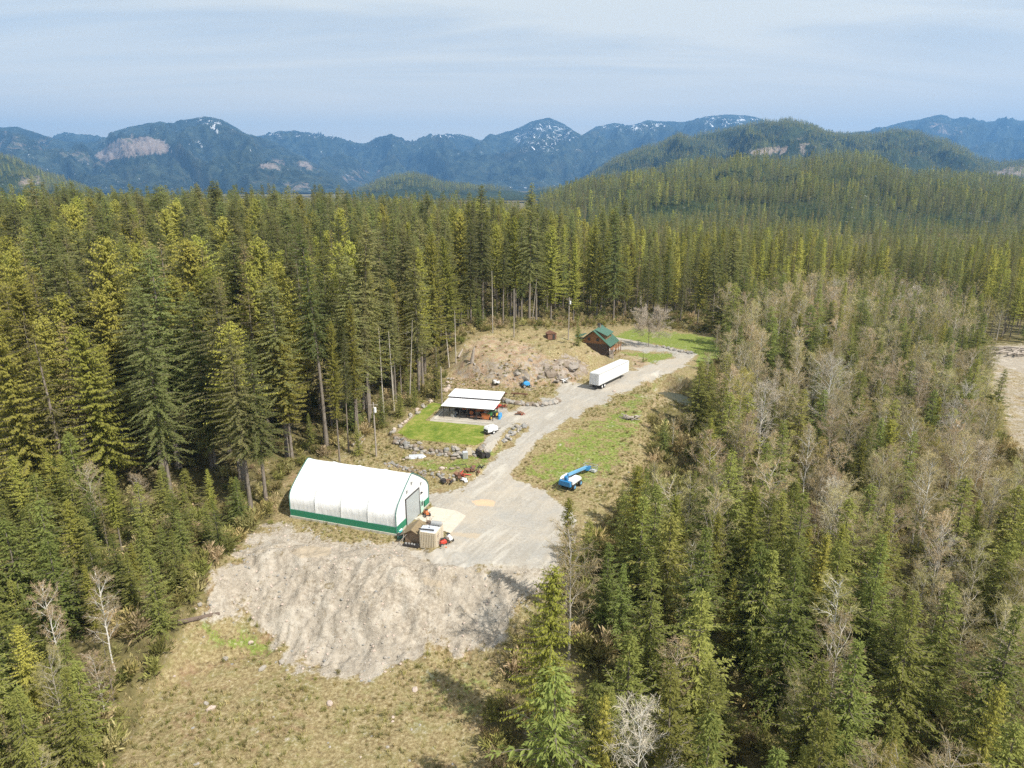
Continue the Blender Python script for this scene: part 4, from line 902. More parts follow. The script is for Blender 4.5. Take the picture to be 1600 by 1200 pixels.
# local frame: x from rear (left) to door gable (right), y from near side to far side, origin at near door corner
b = thing('fabric_building', 'large white fabric covered arch building with green skirt and grey roller door', 'building', (PA.x, PA.y, 0), rzB)
hw = WB / 2; 
prof = [(0, 1.45), (0, 2.4), (.0, 3.3), (.10, 3.75), (.35, 4.2), (.8, 4.75), (1.7, 5.45), (3.2, 6.5), (hw - .5, 7.65), (hw, 7.85)]
prof = prof + [(WB - y_, z_) for y_, z_ in prof[-2::-1]]
nx = 73; npf = len(prof); V = []; F = []
for i in range(nx):
    xx = -LB + .1 + (LB - .2) * i / (nx - 1); bay = (i / (nx - 1) * 4.0) % 1.0; sag = math.sin(math.pi * bay)
    for j, (y_, z_) in enumerate(prof):
        k = .30 * (sag ** .5) * (1 if 2 < j < npf - 3 else .35); ny = (y_ - hw) / hw
        V.append((xx, y_ - ny * k * (1 if abs(ny) > .8 else .25) , z_ - k * (.9 if .25 < abs(ny) < .97 else .35)))
for i in range(nx - 1):
    for j in range(npf - 1): F.append((i * npf + j, (i + 1) * npf + j, (i + 1) * npf + j + 1, i * npf + j + 1))
MB().add(V, F).build('fabric_cover', M_FAB, b, smooth=True)
m = MB()
for bq in (1, 2, 3):
    xx = -LB + .1 + (LB - .2) * bq / 4
    for (a_, c_) in zip(prof[:-1], prof[1:]): m.cyl((xx, *a_), (xx, *c_), .045, n=5, caps=False)
m.build('rib_seam', M_FAB, b)
for xg, nm in ((-.06, 'front_gable'), (-LB + .06, 'rear_gable')):
    MB().add([(xg, y_, z_) for y_, z_ in prof], [tuple(range(npf)) if nm[0] == 'f' else tuple(range(npf - 1, -1, -1))]).build(nm, M_FAB, b)
    m = MB()
    for (a_, c_) in zip([(0, .4)] + prof, prof + [(WB, .4)]): m.cyl((xg + (.04 if nm[0] == 'f' else -.04), *a_), (xg + (.04 if nm[0] == 'f' else -.04), *c_), .085, n=6)
    m.build('gable_trim', M_TRIM, b)
sk = MB(); sk.box((-LB / 2, -.03, .93), (LB, .05, 1.06)); sk.box((-LB / 2, WB + .03, .93), (LB, .05, 1.06)); sk.box((-LB - .0, hw, .93), (.05, WB, 1.06))
sk.box((-.0, 1.55, .93), (.06, 3.1, 1.06)); sk.box((0, WB - .85, .93), (.06, 1.6, 1.06)); sk.build('green_skirt', M_GREENV, b)
cb_ = MB(); cb_.box((-LB / 2, -.05, .1), (LB + .1, .24, .6)); cb_.box((-LB / 2, WB + .05, .1), (LB + .1, .24, .6)); cb_.box((-LB, hw, .1), (.24, WB - .2, .6)); cb_.box((-.02, 1.5, .1), (.16, 3.0, .6)); cb_.box((-.02, WB - 1.2, .1), (.16, 2.4, .6)); cb_.build('concrete_base', M_CONC, b)
m = MB()
for k in range(22): m.box((.03, 5.35, .12 + .2 * k), (.07, 4.3, .185), ry=.10)
rd = m.build('roller_door', M_DOORG, b)
m = MB(); m.box((.05, 3.13, 2.25), (.12, .12, 4.5)); m.box((.05, 7.57, 2.25), (.12, .14, 4.5)); m.box((.05, 5.35, 4.53), (.14, 4.6, .14)); m.build('door_frame', M_DARK, rd)
md = B_((.04, 8.4, 1.08), (.08, 1.0, 2.15)).build('side_door', M_MINT, b); B_((.09, 8.4, 1.45), (.03, .55, .75)).build('window', M_GLASS, md)
for (yy, zz_) in ((3.6, 5.6), (5.2, 6.35), (8.2, 5.0)): 
    m = MB(); m.box((.08, yy, zz_), (.12, .18, .5)); m.box((.16, yy, zz_ + .22), (.25, .22, .08)); m.build('vent', M_GREYM, b)
m = MB(); m.box((.12, 8.3, 3.4), (.22, .34, .22)); m.build('lamp', M_DARK, b)
# apron
for P, z_ in (([(647, 811), (676, 791.5), (713.5, 798), (694, 815), (668, 816)], .08), ([(668, 816.3), (694.2, 815.2), (713.7, 798.4), (728, 806), (704, 833), (688, 828)], .07)):
    Q = [(*at(px, py, z_), z_) for px, py in P]; n = len(Q)
    me = bpy.data.meshes.new('apron'); me.from_pydata(Q + [(q[0], q[1], -.3) for q in Q], [], [tuple(range(n - 1, -1, -1))] + [(i, (i + 1) % n, n + (i + 1) % n, n + i) for i in range(n)])
    me.materials.append(M_APRON); struct(link('concrete_apron', me))
def L_at(px, py, z=None, dz=0):
    if z is None: return Vector(gp(px, py, dz)) 
    return Vector((*at(px, py, z), z))
# ---- container
F0 = L_at(681, 859.5, 0); rc = rzB + R(3); cx, cl, ch = 2.44, 3.0, 2.55
c = thing('storage_container', 'small tan steel storage container with ribbed side beside the wooden shed', 'container', F0, rc)
m = MB(); m.box((-cx / 2, cl / 2, ch / 2 + .06), (cx - .1, cl - .1, ch - .1))
for k in range(9): m.box((-.22 - k * .25, .0, ch / 2), (.12, .13, ch - .35)); m.box((-.22 - k * .25, cl - .03, ch / 2), (.12, .07, ch - .35))
m.build('body', M_TAN, c)
m = MB()
for x_ in (-.06, -cx + .06):
    for y_ in (.06, cl - .06): m.box((x_, y_, ch / 2), (.14, .14, ch))
for y_ in (.04, cl - .04): m.box((-cx / 2, y_, .09), (cx, .12, .17)); m.box((-cx / 2, y_, ch - .04), (cx, .12, .12))
for x_ in (-.04, -cx + .04): m.box((x_, cl / 2, .09), (.12, cl, .17)); m.box((x_, cl / 2, ch - .04), (.12, cl, .12))
m.build('frame', M_TAN, c)
for s_ in (.28, .72):
    d_ = B_((.01, cl * s_, ch / 2), (.05, cl * .42, ch - .36)).build('door', M_TAN, c)
    m = MB(); m.cyl((.06, cl * s_ - .15, .2), (.06, cl * s_ - .15, ch - .2), .02, n=6); m.cyl((.06, cl * s_ + .2, .2), (.06, cl * s_ + .2, ch - .2), .02, n=6); m.build('lock_bar', M_GREYM, d_)
m = MB(); m.box((.045, cl * .28, 1.95), (.02, .8, .10)); m.box((.045, cl * .28, 1.72), (.02, .55, .07)); m.build('marking', M_BROWNM, c)
B_((-cx / 2, cl / 2, ch + .01), (cx - .14, cl - .14, .05)).build('roof', M_TROOF, c)
def loc(par, x, y, z): return par.matrix_basis @ Vector((x, y, z)) if False else Vector(par.location) + Matrix.Rotation(par.rotation_euler[2], 3, 'Z') @ Vector((x, y, z))
o = thing('folded_tarp', 'pale blue grey folded tarp and boards lying on the container roof', 'tarp', loc(c, -1.45, .95, ch + .04), rc)
m = MB(); m.box((0, 0, .08), (2.2, 1.3, .14), rx=.04); m.box((.1, .2, .19), (1.5, .9, .10), rz=.2); m.build('sheet', M_BLUEG, o); B_((-.1, -.5, .22), (2.3, .22, .08), rz=.05).build('board', M_DARK, o); B_((.1, .1, .28), (.14, .14, .1)).build('weight', M_BLACK, o)
o = thing('metal_tank', 'grey cylindrical tank lying at the back of the container roof', 'tank', loc(c, -.75, 2.35, ch + .04), rc)
m = MB(); m.cyl((-.75, 0, .36), (.75, 0, .36), .34, n=16); m.cyl((.75, 0, .36), (.86, 0, .36), .34, .2, n=16); m.cyl((-.75, 0, .36), (-.86, 0, .36), .34, .2, n=16); m.build('shell', M_GREYM, o); m = MB(); m.box((-.4, 0, .05), (.1, .6, .1)); m.box((.4, 0, .05), (.1, .6, .1)); m.build('cradle', M_DARK, o)
o = thing('scrap_bundle', 'brown tangled scrap bundle heaped on the back left of the container roof', 'scrap', loc(c, -2.0, 2.35, ch + .04), rc)
m = MB(); q = np.random.default_rng(5)
for k in range(16): a = q.uniform(0, 6.28); m.cyl((0, 0, .2), (.55 * math.cos(a), .5 * math.sin(a), q.uniform(.1, 1.0)), .05, .03, n=5)
m.build('sticks', M_WOOD, o); MB().rock((0, 0, .35), (.8, .7, .6), 3).build('bundle', M_DLOG, o)
# ---- wooden shed
S0 = loc(c, -cx - .25, .35, 0); s = thing('wooden_shed', 'low weathered wooden shed with mossy shingle roof between container and fabric building', 'shed', (S0.x, S0.y, 0), rc + R(2))
m = MB(); sw, sl = 2.3, 3.0
m.prism([(-sw, 0), (0, 0), (0, 1.75), (-sw / 2, 2.35), (-sw, 1.75)], .35, sl)
m.build('wall', M_WOOD, s)
m = MB()
for k in range(7): m.box((-sw / 2, .33, .15 + k * .26), (sw - .02, .04, .22))
m.build('plank', M_WOOD, s)
m = MB()
for sg in (0, 1):
    for k in range(5):
        x0 = (-sw / 2) + (1 if sg else -1) * (k * .33); x1 = (-sw / 2) + (1 if sg else -1) * ((k + 1) * .33 + .06); z0 = 2.52 - k * .2; z1 = 2.52 - (k + 1) * .2 - .02
        m.slab([(x0, -.15, z0), (x1, -.15, z1), (x1, sl + .3, z1), (x0, sl + .3, z0)] if not sg else [(x1, -.15, z1), (x0, -.15, z0), (x0, sl + .3, z0), (x1, sl + .3, z1)], .06)
m.build('roof', M_MOSS, s)
def simple(name, label, cat, p, rz, parts, group=None):
    o = thing(name, label, cat, p, rz, group)
    for nm, mat, mb in parts: mb.build(nm, mat, o)
    return o
def wheelmb(x, y, r_, w_, z=None, n=14): return MB().cyl((x, y - w_ / 2, z or r_), (x, y + w_ / 2, z or r_), r_, n=n)
def add_wheel(o, x, y, r_, w_, mat=None, z=None):
    t_ = wheelmb(x, y, r_, w_, z).build('wheel', M_BLACK, o, bevel=.03); m = MB(); m.cyl((x, y - w_ / 2 - .015, z or r_), (x, y + w_ / 2 + .015, z or r_), r_ * .55, n=12); m.build('rim', mat or M_GREYM, t_); return t_
simple('scrap_row', 'row of dark pots and pipes lying along the front of the wooden shed', 'scrap', loc(s, -1.1, -.35, 0), rc, [('rail', M_DARK, B_((0, 0, .2), (2.4, .5, .35))), ('pot', M_GREYM, MB().cyl((-.8, -.05, .35), (-.8, -.05, .52), .16).cyl((-.35, 0, .35), (-.35, 0, .52), .14).cyl((.1, 0, .35), (.1, 0, .52), .15).cyl((.5, -.05, .35), (.5, -.05, .5), .14)), ('tyre', M_BLACK, MB().cyl((.95, -.1, .3), (.95, .1, .3), .3))])
simple('leaning_poles', 'two pale poles leaning against the left end of the wooden shed', 'pole', loc(s, -2.4, -.1, 0), rc, [('pole', M_LOG, MB().cyl((-.9, -.8, 0), (.5, .3, 1.7), .05, n=6)), ('pole', M_LOG, MB().cyl((-.1, -.5, 0), (.1, .2, 2.0), .05, n=6))])
simple('gas_tank', 'white rounded propane tank behind the shed near the roller door', 'tank', loc(s, -1.9, 3.6, 0), rc, [('shell', M_WHITE, MB().cyl((0, -.6, .75), (0, .6, .75), .5, n=16).cyl((0, .6, .75), (0, .85, .75), .5, .25, n=16).cyl((0, -.6, .75), (0, -.85, .75), .5, .25, n=16)), ('leg', M_GREYM, B_((0, -.4, .15), (.7, .1, .3))), ('leg', M_GREYM, B_((0, .4, .15), (.7, .1, .3)))])
simple('plastic_tub', 'turquoise plastic tub by the near corner of the fabric building', 'tub', L_at(624, 832.5, 0), 0, [('tub', M_CYAN, MB().cyl((0, 0, .02), (0, 0, .55), .42, .52, 14)), ('lid', M_WHITE, MB().cyl((0, 0, .56), (0, 0, .60), .45, .45, 14))])
simple('white_drum', 'white drum standing left of the wooden shed', 'drum', L_at(629.5, 841, 0), 0, [('drum', M_WHITE, MB().cyl((0, 0, .0), (0, 0, .85), .28, n=14)), ('lid', M_DARK, MB().cyl((0, 0, .85), (0, 0, .89), .29, n=14))])
simple('dark_crate', 'dark green crate on the grass between the building corner and the shed', 'crate', L_at(625.5, 842, 0), .3, [('box', M_TRIM, B_((0, 0, .35), (.9, .8, .7))), ('lid', M_DARK, B_((0, 0, .73), (.95, .85, .06)))])
def mower(name, label, p, rz, mat):
    o = thing(name, label, 'machine', p, rz)
    MB().box((0, 0, .55), (1.1, .6, .5), taper=.8).box((-.1, 0, .9), (.5, .4, .3), taper=.8).build('body', mat, o, bevel=.04)
    for x_, y_ in ((-.45, -.4), (-.45, .4), (.5, -.35), (.5, .35)): add_wheel(o, x_, y_, .28 if x_ < 0 else .2, .2)
    MB().cyl((-.5, -.2, .6), (-1.1, -.2, 1.1), .025, n=5).cyl((-.5, .2, .6), (-1.1, .2, 1.1), .025, n=5).cyl((-1.1, -.25, 1.1), (-1.1, .25, 1.1), .03, n=5).build('handle', M_DARK, o)
    MB().box((-.15, 0, 1.08), (.4, .4, .1)).build('seat', M_BLACK, o); return o
mower('ride_on_mower', 'red ride on mower parked beside the tan container', L_at(692.5, 852, 0), rc + .9, M_RED)
mower('garden_tractor', 'orange and red garden tractor by the side door of the fabric building', L_at(666, 805.5, .08), rc + 2.4, M_ORANGE)
o = mower('cultivator', 'white and black small cultivator on the gravel right of the red mower', L_at(701.5, 845, 0), rc - .5, M_WHITE)
simple('tool_heap', 'small heap of pipes on the gravel in front of the red mower', 'scrap', L_at(691, 858, 0), .5, [('pipe', M_DARK, MB().cyl((-.5, 0, .1), (.6, .2, .12), .07).cyl((-.3, .2, .1), (.3, -.3, .2), .06)), ('can', M_ORANGE, MB().cyl((.5, -.2, 0), (.5, -.2, .3), .14))])

# ---- carport
C0 = Vector((*at(695, 652.5, 3), 3)); C1 = Vector((*at(772.5, 654, 3), 3))
_a, _b = at(690, 633, 5.6), at(772, 639, 5.6); ca = math.atan2(_b[1] - _a[1], _b[0] - _a[0]); P0 = Vector((*at(690, 633, 5.7), 3.0))
k = thing('open_carport', 'open sided carport with two white sheet roofs on dark posts', 'carport', P0, ca)
cw = (Vector(at(772, 639, 5.7)) - Vector(at(690, 633, 5.7))).length; cdp = 8.4
MB().slab([(-.1, -.2, 2.65), (cw, -.2, 2.65), (cw + .35, 4.1, 3.15), (.25, 4.1, 3.15)], .07).build('front_roof', M_ROOFW, k)
MB().slab([(.1, 3.95, 3.55), (cw + .3, 3.95, 3.55), (cw + .3, cdp, 3.95), (.3, cdp, 3.95)], .07).build('rear_roof', M_ROOFW, k)
m = MB(); m.box((cw / 2 + .2, 4.05, 3.32), (cw - .1, .12, .40)); m.box((cw / 2, 0, 2.5), (cw - .3, .14, .18)); m.box((cw / 2 + .2, cdp - .15, 3.75), (cw - .3, .14, .2)); m.build('beam', M_DARK, k)  # first box is a dark strip painting the shade in the roof gap
for y_, h_ in ((.1, 2.45), (4.05, 3.1), (cdp - .2, 3.7)):
    for f in (.02, .34, .67, .985): MB().box((.15 + f * (cw - .3), y_, h_ / 2), (.14, .14, h_)).build('post', M_DARK, k)
MB().box((cw * .86, .9, .95), (.22, .18, 1.9)).build('post', M_RUST, k, label='short rust red post at the front right')
m = MB(); m.box((cw / 2 - .5, -1.55, .04), (cw + 1.5, .35, .22)); m.box((-1.15, 1.8, .04), (.35, 6.4, .22)); m.build('kerb', M_CONC, k)
def tractor(name, label, p, rz, mat, wm, sc_=1.0, loader=False):
    o = thing(name, label, 'tractor', p, rz); o.scale = (sc_,) * 3
    MB().box((.9, 0, 1.15), (1.7, .75, .75), taper=.9).box((-.4, 0, .8), (1.8, .6, .45)).build('hood', mat, o, bevel=.06)
    MB().box((-.75, -.62, 1.45), (1.1, .35, .08)).box((-.75, .62, 1.45), (1.1, .35, .08)).build('fender', mat, o)
    MB().box((-.7, 0, 1.35), (.5, .5, .12)).box((-.95, 0, 1.6), (.1, .5, .45)).build('seat', M_BLACK, o)
    MB().cyl((-.1, 0, 1.3), (-.25, 0, 1.7), .03, n=6).cyl((-.3, 0, 1.68), (-.22, 0, 1.72), .2, n=12).build('steering_wheel', M_DARK, o)
    m = MB()
    for x_ in (-1.15, 0): 
        for y_ in (-.45, .45): m.cyl((x_, y_, 1.2), (x_, y_, 2.3), .035, n=6)
    m.build('roll_bar', M_DARK, o); MB().cyl((1.1, .2, 1.5), (1.1, .2, 2.1), .05, n=8).build('exhaust', M_DARK, o)
    for y_ in (-.75, .75): add_wheel(o, -.75, y_, .75, .42, wm)
    for y_ in (-.65, .65): add_wheel(o, 1.35, y_, .42, .28, wm)
    if loader:
        m = MB(); 
        for y_ in (-.6, .6): m.box((1.5, y_, 1.2), (2.6, .1, .16), ry=.35)
        m.build('loader_arm', mat, o); MB().prism([(2.5, .1), (3.2, .1), (3.2, .25), (2.75, .3), (2.65, .85), (2.5, .85)], -.9, .9).build('bucket', M_RUST, o)
        m = MB(); m.box((-1.9, 0, 1.5), (.22, .22, 1.9), ry=.5); m.box((-2.6, 0, 1.5), (.2, .2, 1.6), ry=-.6); m.build('backhoe_arm', mat, o)
    return o
def ck(x, y, z=0): return loc(k, x, y, z)
tractor('backhoe_tractor', 'old orange backhoe tractor with loader parked in the middle of the carport', ck(6.4, 3.2), ca + .25, M_ORANGE, M_ORANGE, 1.05, True)
tractor('farm_tractor', 'green tractor with yellow wheels parked at the right end of the carport', ck(10.3, 2.2), ca + R(250), M_GRN, M_YEL, .9)
tractor('grey_tractor', 'dark dusty tractor parked at the left side of the carport', ck(3.1, 2.6), ca + .1, M_DARK, M_GREYM, .8)
simple('steel_bin', 'orange steel bin at the front right of the carport', 'bin', ck(9.4, .9), ca, [('bin', M_ORANGE, MB().box((0, 0, .65), (1.5, 1.0, 1.0), taper=1.1)), ('skid', M_DARK, MB().box((0, -.35, .08), (1.5, .1, .16)).box((0, .35, .08), (1.5, .1, .16)))])
simple('rusty_trailer', 'low rusty flatbed trailer under the carport in front of the tractors', 'trailer', ck(7.6, .8), ca, [('bed', M_RUST, B_((0, 0, .5), (3.0, 1.2, .15))), ('wheel', M_BLACK, wheelmb(-.3, -.7, .3, .2)), ('wheel', M_BLACK, wheelmb(-.3, .7, .3, .2)), ('drawbar', M_RUST, B_((-2.0, 0, .45), (1.2, .1, .1)))])
for q_, (x_, y_) in enumerate(((12.0, 2.3), (12.0, 3.1), (12.1, 1.5))):
    simple('plastic_barrel', ['blue plastic barrel in the middle of the three at the right end of the carport', 'blue plastic barrel farthest back of the three beside the carport', 'blue plastic barrel nearest the front of the three beside the carport'][q_], 'barrel', ck(x_, y_), 0, [('drum', M_BARREL, MB().cyl((0, 0, 0), (0, 0, .9), .3, n=14).cyl((0, 0, .3), (0, 0, .35), .32, n=14).cyl((0, 0, .6), (0, 0, .65), .32, n=14)), ('cap', M_WHITE, MB().cyl((.1, 0, .9), (.1, 0, .94), .06))], 'blue barrels beside the carport')
for q_, (x_, y_, mt, l_) in enumerate(((4.6, .9, M_DARK, 'dark engine block'), (2.2, 1.0, M_GREYM, 'grey covered pump'), (5.0, 5.6, M_RUST, 'rusty plough frame'))):
    simple('machine_part', l_ + ' standing on the carport floor', 'machine', ck(x_, y_), q_, [('block', mt, MB().box((0, 0, .4), (1.1, .8, .7), taper=.8).box((.3, 0, .85), (.4, .4, .3))), ('pulley', M_DARK, MB().cyl((.56, 0, .4), (.66, 0, .4), .25))])
# ---- compressor trailer
o = thing('compressor_trailer', 'small white towable compressor parked on the gravel corner of the lawn', 'trailer', L_at(767, 676.5, 3), ca + R(55))
MB().prism([(-1.3, .5), (1.3, .5), (1.3, 1.15), (1.0, 1.5), (-1.0, 1.5), (-1.3, 1.1)], -.75, .75).build('hood', M_WHITE, o, bevel=.06)
B_((0, 0, .42), (2.9, 1.4, .14)).build('frame', M_DARK, o); MB().box((-1.31, 0, .85), (.03, 1.1, .4)).build('grille', M_DARK, o)
MB().box((1.9, 0, .42), (1.3, .1, .1)).build('drawbar', M_DARK, o); MB().cyl((.3, .1, 1.5), (.3, .1, 1.62), .16).box((-.4, 0, 1.53), (.5, .5, .06)).build('exhaust', M_GREYM, o)
for y_ in (-.85, .85): add_wheel(o, 0, y_, .36, .2, M_WHITE)
# ---- semi trailer
ZT = 3.1
Ra = Vector((*at(936.5, 584.5, ZT + 4.05), ZT)); Fa = Vector((*at(985, 562.5, ZT + 4.05), ZT)); dT = (Fa - Ra).normalized(); aT = math.atan2(dT.y, dT.x)
o = thing('semi_trailer', 'long white box semi trailer parked beside the gravel road below the rocky mound', 'trailer', Ra, aT); TL = 16.0; TW = 2.6
MB().box((TL / 2, TW / 2, 2.58), (TL, TW, 2.86)).build('box', M_WHITE, o, bevel=.04)
m = MB(); m.box((TL / 2, TW / 2, 4.05), (TL - .12, TW - .1, .06)); m.build('roof', M_TROOF, o)
m = MB()
for k_ in range(14): m.box((.6 + k_ * 1.14, -.012, 2.58), (.05, .02, 2.75))
m.box((TL / 2, -.015, 1.2), (TL, .03, .12)); m.box((TL / 2, -.015, 3.97), (TL, .03, .1)); m.build('side_rail', M_GREYM, o)
for y_ in (.66, 1.94):
    d_ = B_((-.03, y_, 2.58), (.05, 1.24, 2.7)).build('rear_door', M_ROOFW, o); MB().cyl((-.08, y_ - .25, 1.3), (-.08, y_ - .25, 3.9), .025, n=6).cyl((-.08, y_ + .25, 1.3), (-.08, y_ + .25, 3.9), .025, n=6).build('lock_rod', M_GREYM, d_)
m = MB(); m.box((-.05, TW / 2, .62), (.12, 2.3, .12)); m.box((-.03, .5, .9), (.1, .12, .6)); m.box((-.03, 2.1, .9), (.1, .12, .6)); m.build('bumper', M_DARK, o)
m = MB(); m.box((TL / 2, .75, 1.02), (TL - .4, .14, .24)); m.box((TL / 2, TW - .75, 1.02), (TL - .4, .14, .24)); m.box((2.6, TW / 2, .85), (2.8, 1.3, .3)); m.build('chassis', M_DARK, o)
m = MB(); m.box((12.6, .5, .55), (.15, .15, 1.1)); m.box((12.6, 2.1, .55), (.15, .15, 1.1)); m.build('landing_gear', M_DARK, o)
for x_ in (1.9, 3.2):
    for y_ in (.35, TW - .35): add_wheel(o, x_, y_, .5, .55, M_WHITE)
# ---- boom lift
z_l = gp(893, 762, 1)[2]; pL = L_at(891, 759, z_l + .3); pE = L_at(920, 737, z_l + .5); aL = math.atan2(pE.y - pL.y, pE.x - pL.x); pL.z = hz(pL.x, pL.y)
Ld = (Vector((pE.x, pE.y)) - Vector((pL.x, pL.y))).length
o = thing('boom_lift', 'blue and white boom lift with lowered boom parked on the grass right of the road', 'lift', pL, aL); o.scale = (1.12,) * 3; Ld /= 1.12; o.location.z += .1
MB().box((.3, 0, .6), (2.4, 1.3, .4)).build('chassis', M_BLUE, o, bevel=.04)
for x_, y_ in ((-.6, -1.0), (-.6, 1.0), (1.3, -1.0), (1.3, 1.0)): add_wheel(o, x_, y_, .45, .35, M_LBLUE)
MB().cyl((.2, 0, .8), (.2, 0, 1.0), .6, n=18).build('turntable', M_DARK, o)
MB().prism([(-1.3, 1.0), (1.4, 1.0), (1.5, 1.3), (.9, 1.75), (-.9, 1.85), (-1.3, 1.6)], .3, 1.15).build('engine_cover', M_WHITE, o, bevel=.05)
MB().prism([(-1.3, 1.0), (1.4, 1.0), (1.5, 1.3), (.9, 1.75), (-.9, 1.85), (-1.3, 1.6)], -1.15, -.3).build('engine_cover', M_WHITE, o, bevel=.05)
MB().box((-1.65, 0, 1.2), (.5, 2.1, .8), taper=.9).build('counterweight', M_BLUE, o, bevel=.05)
MB().box((-1.2, 0, 1.7), (.5, .45, 1.1), ry=-.3).build('riser', M_BLUE, o)
bm1 = MB(); bm1.box((2.2, 0, 1.85), (Ld + .8 if False else 6.2, .36, .36), ry=.14); bm1.build('boom', M_LBLUE, o)
MB().box((1.2, 0, 1.55), (1.5, .2, .2), ry=-.2).build('lift_cylinder', M_DARK, o)
MB().box((Ld - .9, 0, 1.25), (.8, .5, .6), ry=.3).box((Ld - .2, 0, 1.0), (1.0, .4, .5)).build('jib', M_BLUE, o)
pt = MB(); pt.box((Ld + .5, 0, .45), (.9, 2.2, .08)); pt.build('platform', M_GREYM, o)
m = MB()
for z_ in (.95, 1.4):
    m.cyl((Ld + .1, -1.1, z_), (Ld + .1, 1.1, z_), .035, n=6); m.cyl((Ld + .95, -1.1, z_), (Ld + .95, 1.1, z_), .035, n=6); m.cyl((Ld + .1, -1.1, z_), (Ld + .95, -1.1, z_), .035, n=6); m.cyl((Ld + .1, 1.1, z_), (Ld + .95, 1.1, z_), .035, n=6)
for x_ in (Ld + .1, Ld + .95):
    for y_ in (-1.1, -.4, .4, 1.1): m.cyl((x_, y_, .45), (x_, y_, 1.4), .03, n=5)
m.build('guard_rail', M_GREYM, o); MB().box((Ld + .2, -.75, .65), (.5, .6, .4)).box((Ld + .2, .75, .65), (.5, .6, .4)).build('control_box', M_WHITE, o)
# ---- log house
hp = L_at(927, 542, 5.2); hp.z = hz(hp.x, hp.y) - .1; ah = R(-24)
h = thing('log_house', 'log house with green metal roof and cedar gable behind the rocky mound', 'house', hp, ah); h.scale = (.87,) * 3; HW, HD = 10.4, 9.2; zE, zP = 2.7, 6.9
MB().box((0, HD / 2, .1), (HW - .5, HD, 4.6)).build('lower_wall', M_LOGW, h)
MB().prism([(-HW / 2 + .25, 2.4), (HW / 2 - .25, 2.4), (HW / 2 - .25, zE), (0, zP - .25), (-HW / 2 + .25, zE)], .12, HD - .12).build('gable_wall', M_SIDING, h)
m = MB()
for q_ in range(-6, 8): m.cyl((-HW / 2 + .2, -.02, .2 + q_ * .31), (HW / 2 - .2, -.02, .2 + q_ * .31), .15, n=6)
m.build('log_course', M_LOGW, h)
for sg in (-1, 1):
    P_ = [(0, -.9, zP + .15), (sg * (HW / 2 + .9), -.9, zE - .55), (sg * (HW / 2 + .9), HD + .7, zE - .55), (0, HD + .7, zP + .15)]
    rf = MB().slab(P_ if sg < 0 else P_[::-1], .16).build('roof', M_GROOF, h)
    m = MB()
    for q_ in range(20):
        y_ = -.8 + q_ * .55; m.slab([(0, y_, zP + .19), (sg * (HW / 2 + .9), y_, zE - .51), (sg * (HW / 2 + .9), y_ + .06, zE - .51), (0, y_ + .06, zP + .19)][::(-1 if sg > 0 else 1)], .05)
    m.build('seam', M_GROOF, rf)
dm = MB().prism([(.7, 5.6), (3.9, 3.2), (3.9, 5.3), (.7, 6.6)], 1.2, HD - 1.6).build('dormer_wall', M_SIDING, h)
MB().slab([(4.5, .6, 5.35), (4.5, HD - 1.0, 5.35), (.2, HD - 1.0, 7.1), (.2, .6, 7.1)], .16).build('dormer_roof', M_GROOF, h)
for y_ in (2.4, 4.5, 6.6): MB().box((3.93, y_, 4.6), (.06, 1.0, .8)).build('window', M_GLASS, h)
for x_ in (-1.6, 1.4): 
    wn = MB().box((x_, .09, 3.9), (.9, .08, 1.0)).build('window', M_GLASS, h); MB().box((x_, .06, 3.36), (1.1, .1, .1)).box((x_, .06, 4.44), (1.1, .1, .1)).build('window_frame', M_SIDING, wn)
ch_ = MB().box((.2, 5.5, 7.4), (.9, .9, 1.6)).build('chimney', M_STONE2, h); MB().box((.2, 5.5, 8.25), (1.1, 1.1, .12)).build('chimney_cap', M_DARK, ch_)
# wing at left, porch and stairs at right
MB().box((-HW / 2 - 2.2, 5.5, 1.2), (4.6, 5.0, 2.5)).build('wing_wall', M_LOGW, h)
MB().slab([(-HW / 2 + .2, 2.4, 4.1), (-HW / 2 + .2, 8.6, 4.1), (-HW / 2 - 5.2, 8.6, 2.6), (-HW / 2 - 5.2, 2.4, 2.6)][::-1], .14).build('wing_roof', M_GROOF, h)
m = MB(); m.box((HW / 2 + 1.0, HD / 2, .9), (1.9, HD, .18)); m.build('deck', M_SIDING, h)
for y_ in (.2, 3.2, 6.1, 9.0): MB().box((HW / 2 + 1.75, y_, .4), (.2, .2, 4.0)).build('porch_post', M_SIDING, h)
m = MB()
for q_ in range(10): m.box((HW / 2 + 1.0 + .12 * q_, -.2 - q_ * .3, .8 - q_ * .22), (1.4, .34, .12))
m.build('stairs', M_LOG, h); m = MB(); m.cyl((HW / 2 + 1.9, 0, 1.8), (HW / 2 + 2.4, -1.8, .9), .06, n=5); m.cyl((HW / 2 + .4, 0, 1.8), (HW / 2 + 1.0, -1.8, .9), .06, n=5); m.build('handrail', M_WHITE, h)
# ---- poles
def pole(label, px, py, z0, ht, kind=0, lean=(0, 0)):
    x, y, z = gp(px, py, z0); o = thing('utility_pole', label, 'pole', (x, y, z))
    MB().cyl((0, 0, -.3), (lean[0], lean[1], ht), .17, .11, n=8).build('shaft', M_LOG, o)
    if kind: MB().cyl((.28, -.1, ht - 1.9), (.28, -.1, ht - 1.0), .25, n=12).build('transformer', M_WHITE, o); MB().box((0, 0, ht - .5), (1.6, .1, .12)).build('crossarm', M_LOG, o)
    return o, Vector((x + lean[0], y + lean[1], z + ht - .4))
_, w1 = pole('wooden utility pole with white transformer behind the fabric building', 588, 713, 2, 10.6, 1)
_, w2 = pole('plain wooden utility pole at the left rear corner of the carport', 690.5, 631, 3, 8.6)
pole('tall bare wooden pole standing on the crest of the rocky mound', 803, 527, 9, 13.5)
_, w3 = pole('pale utility pole with box left of the green roofed house', 888, 531, 6, 12.0, 1)
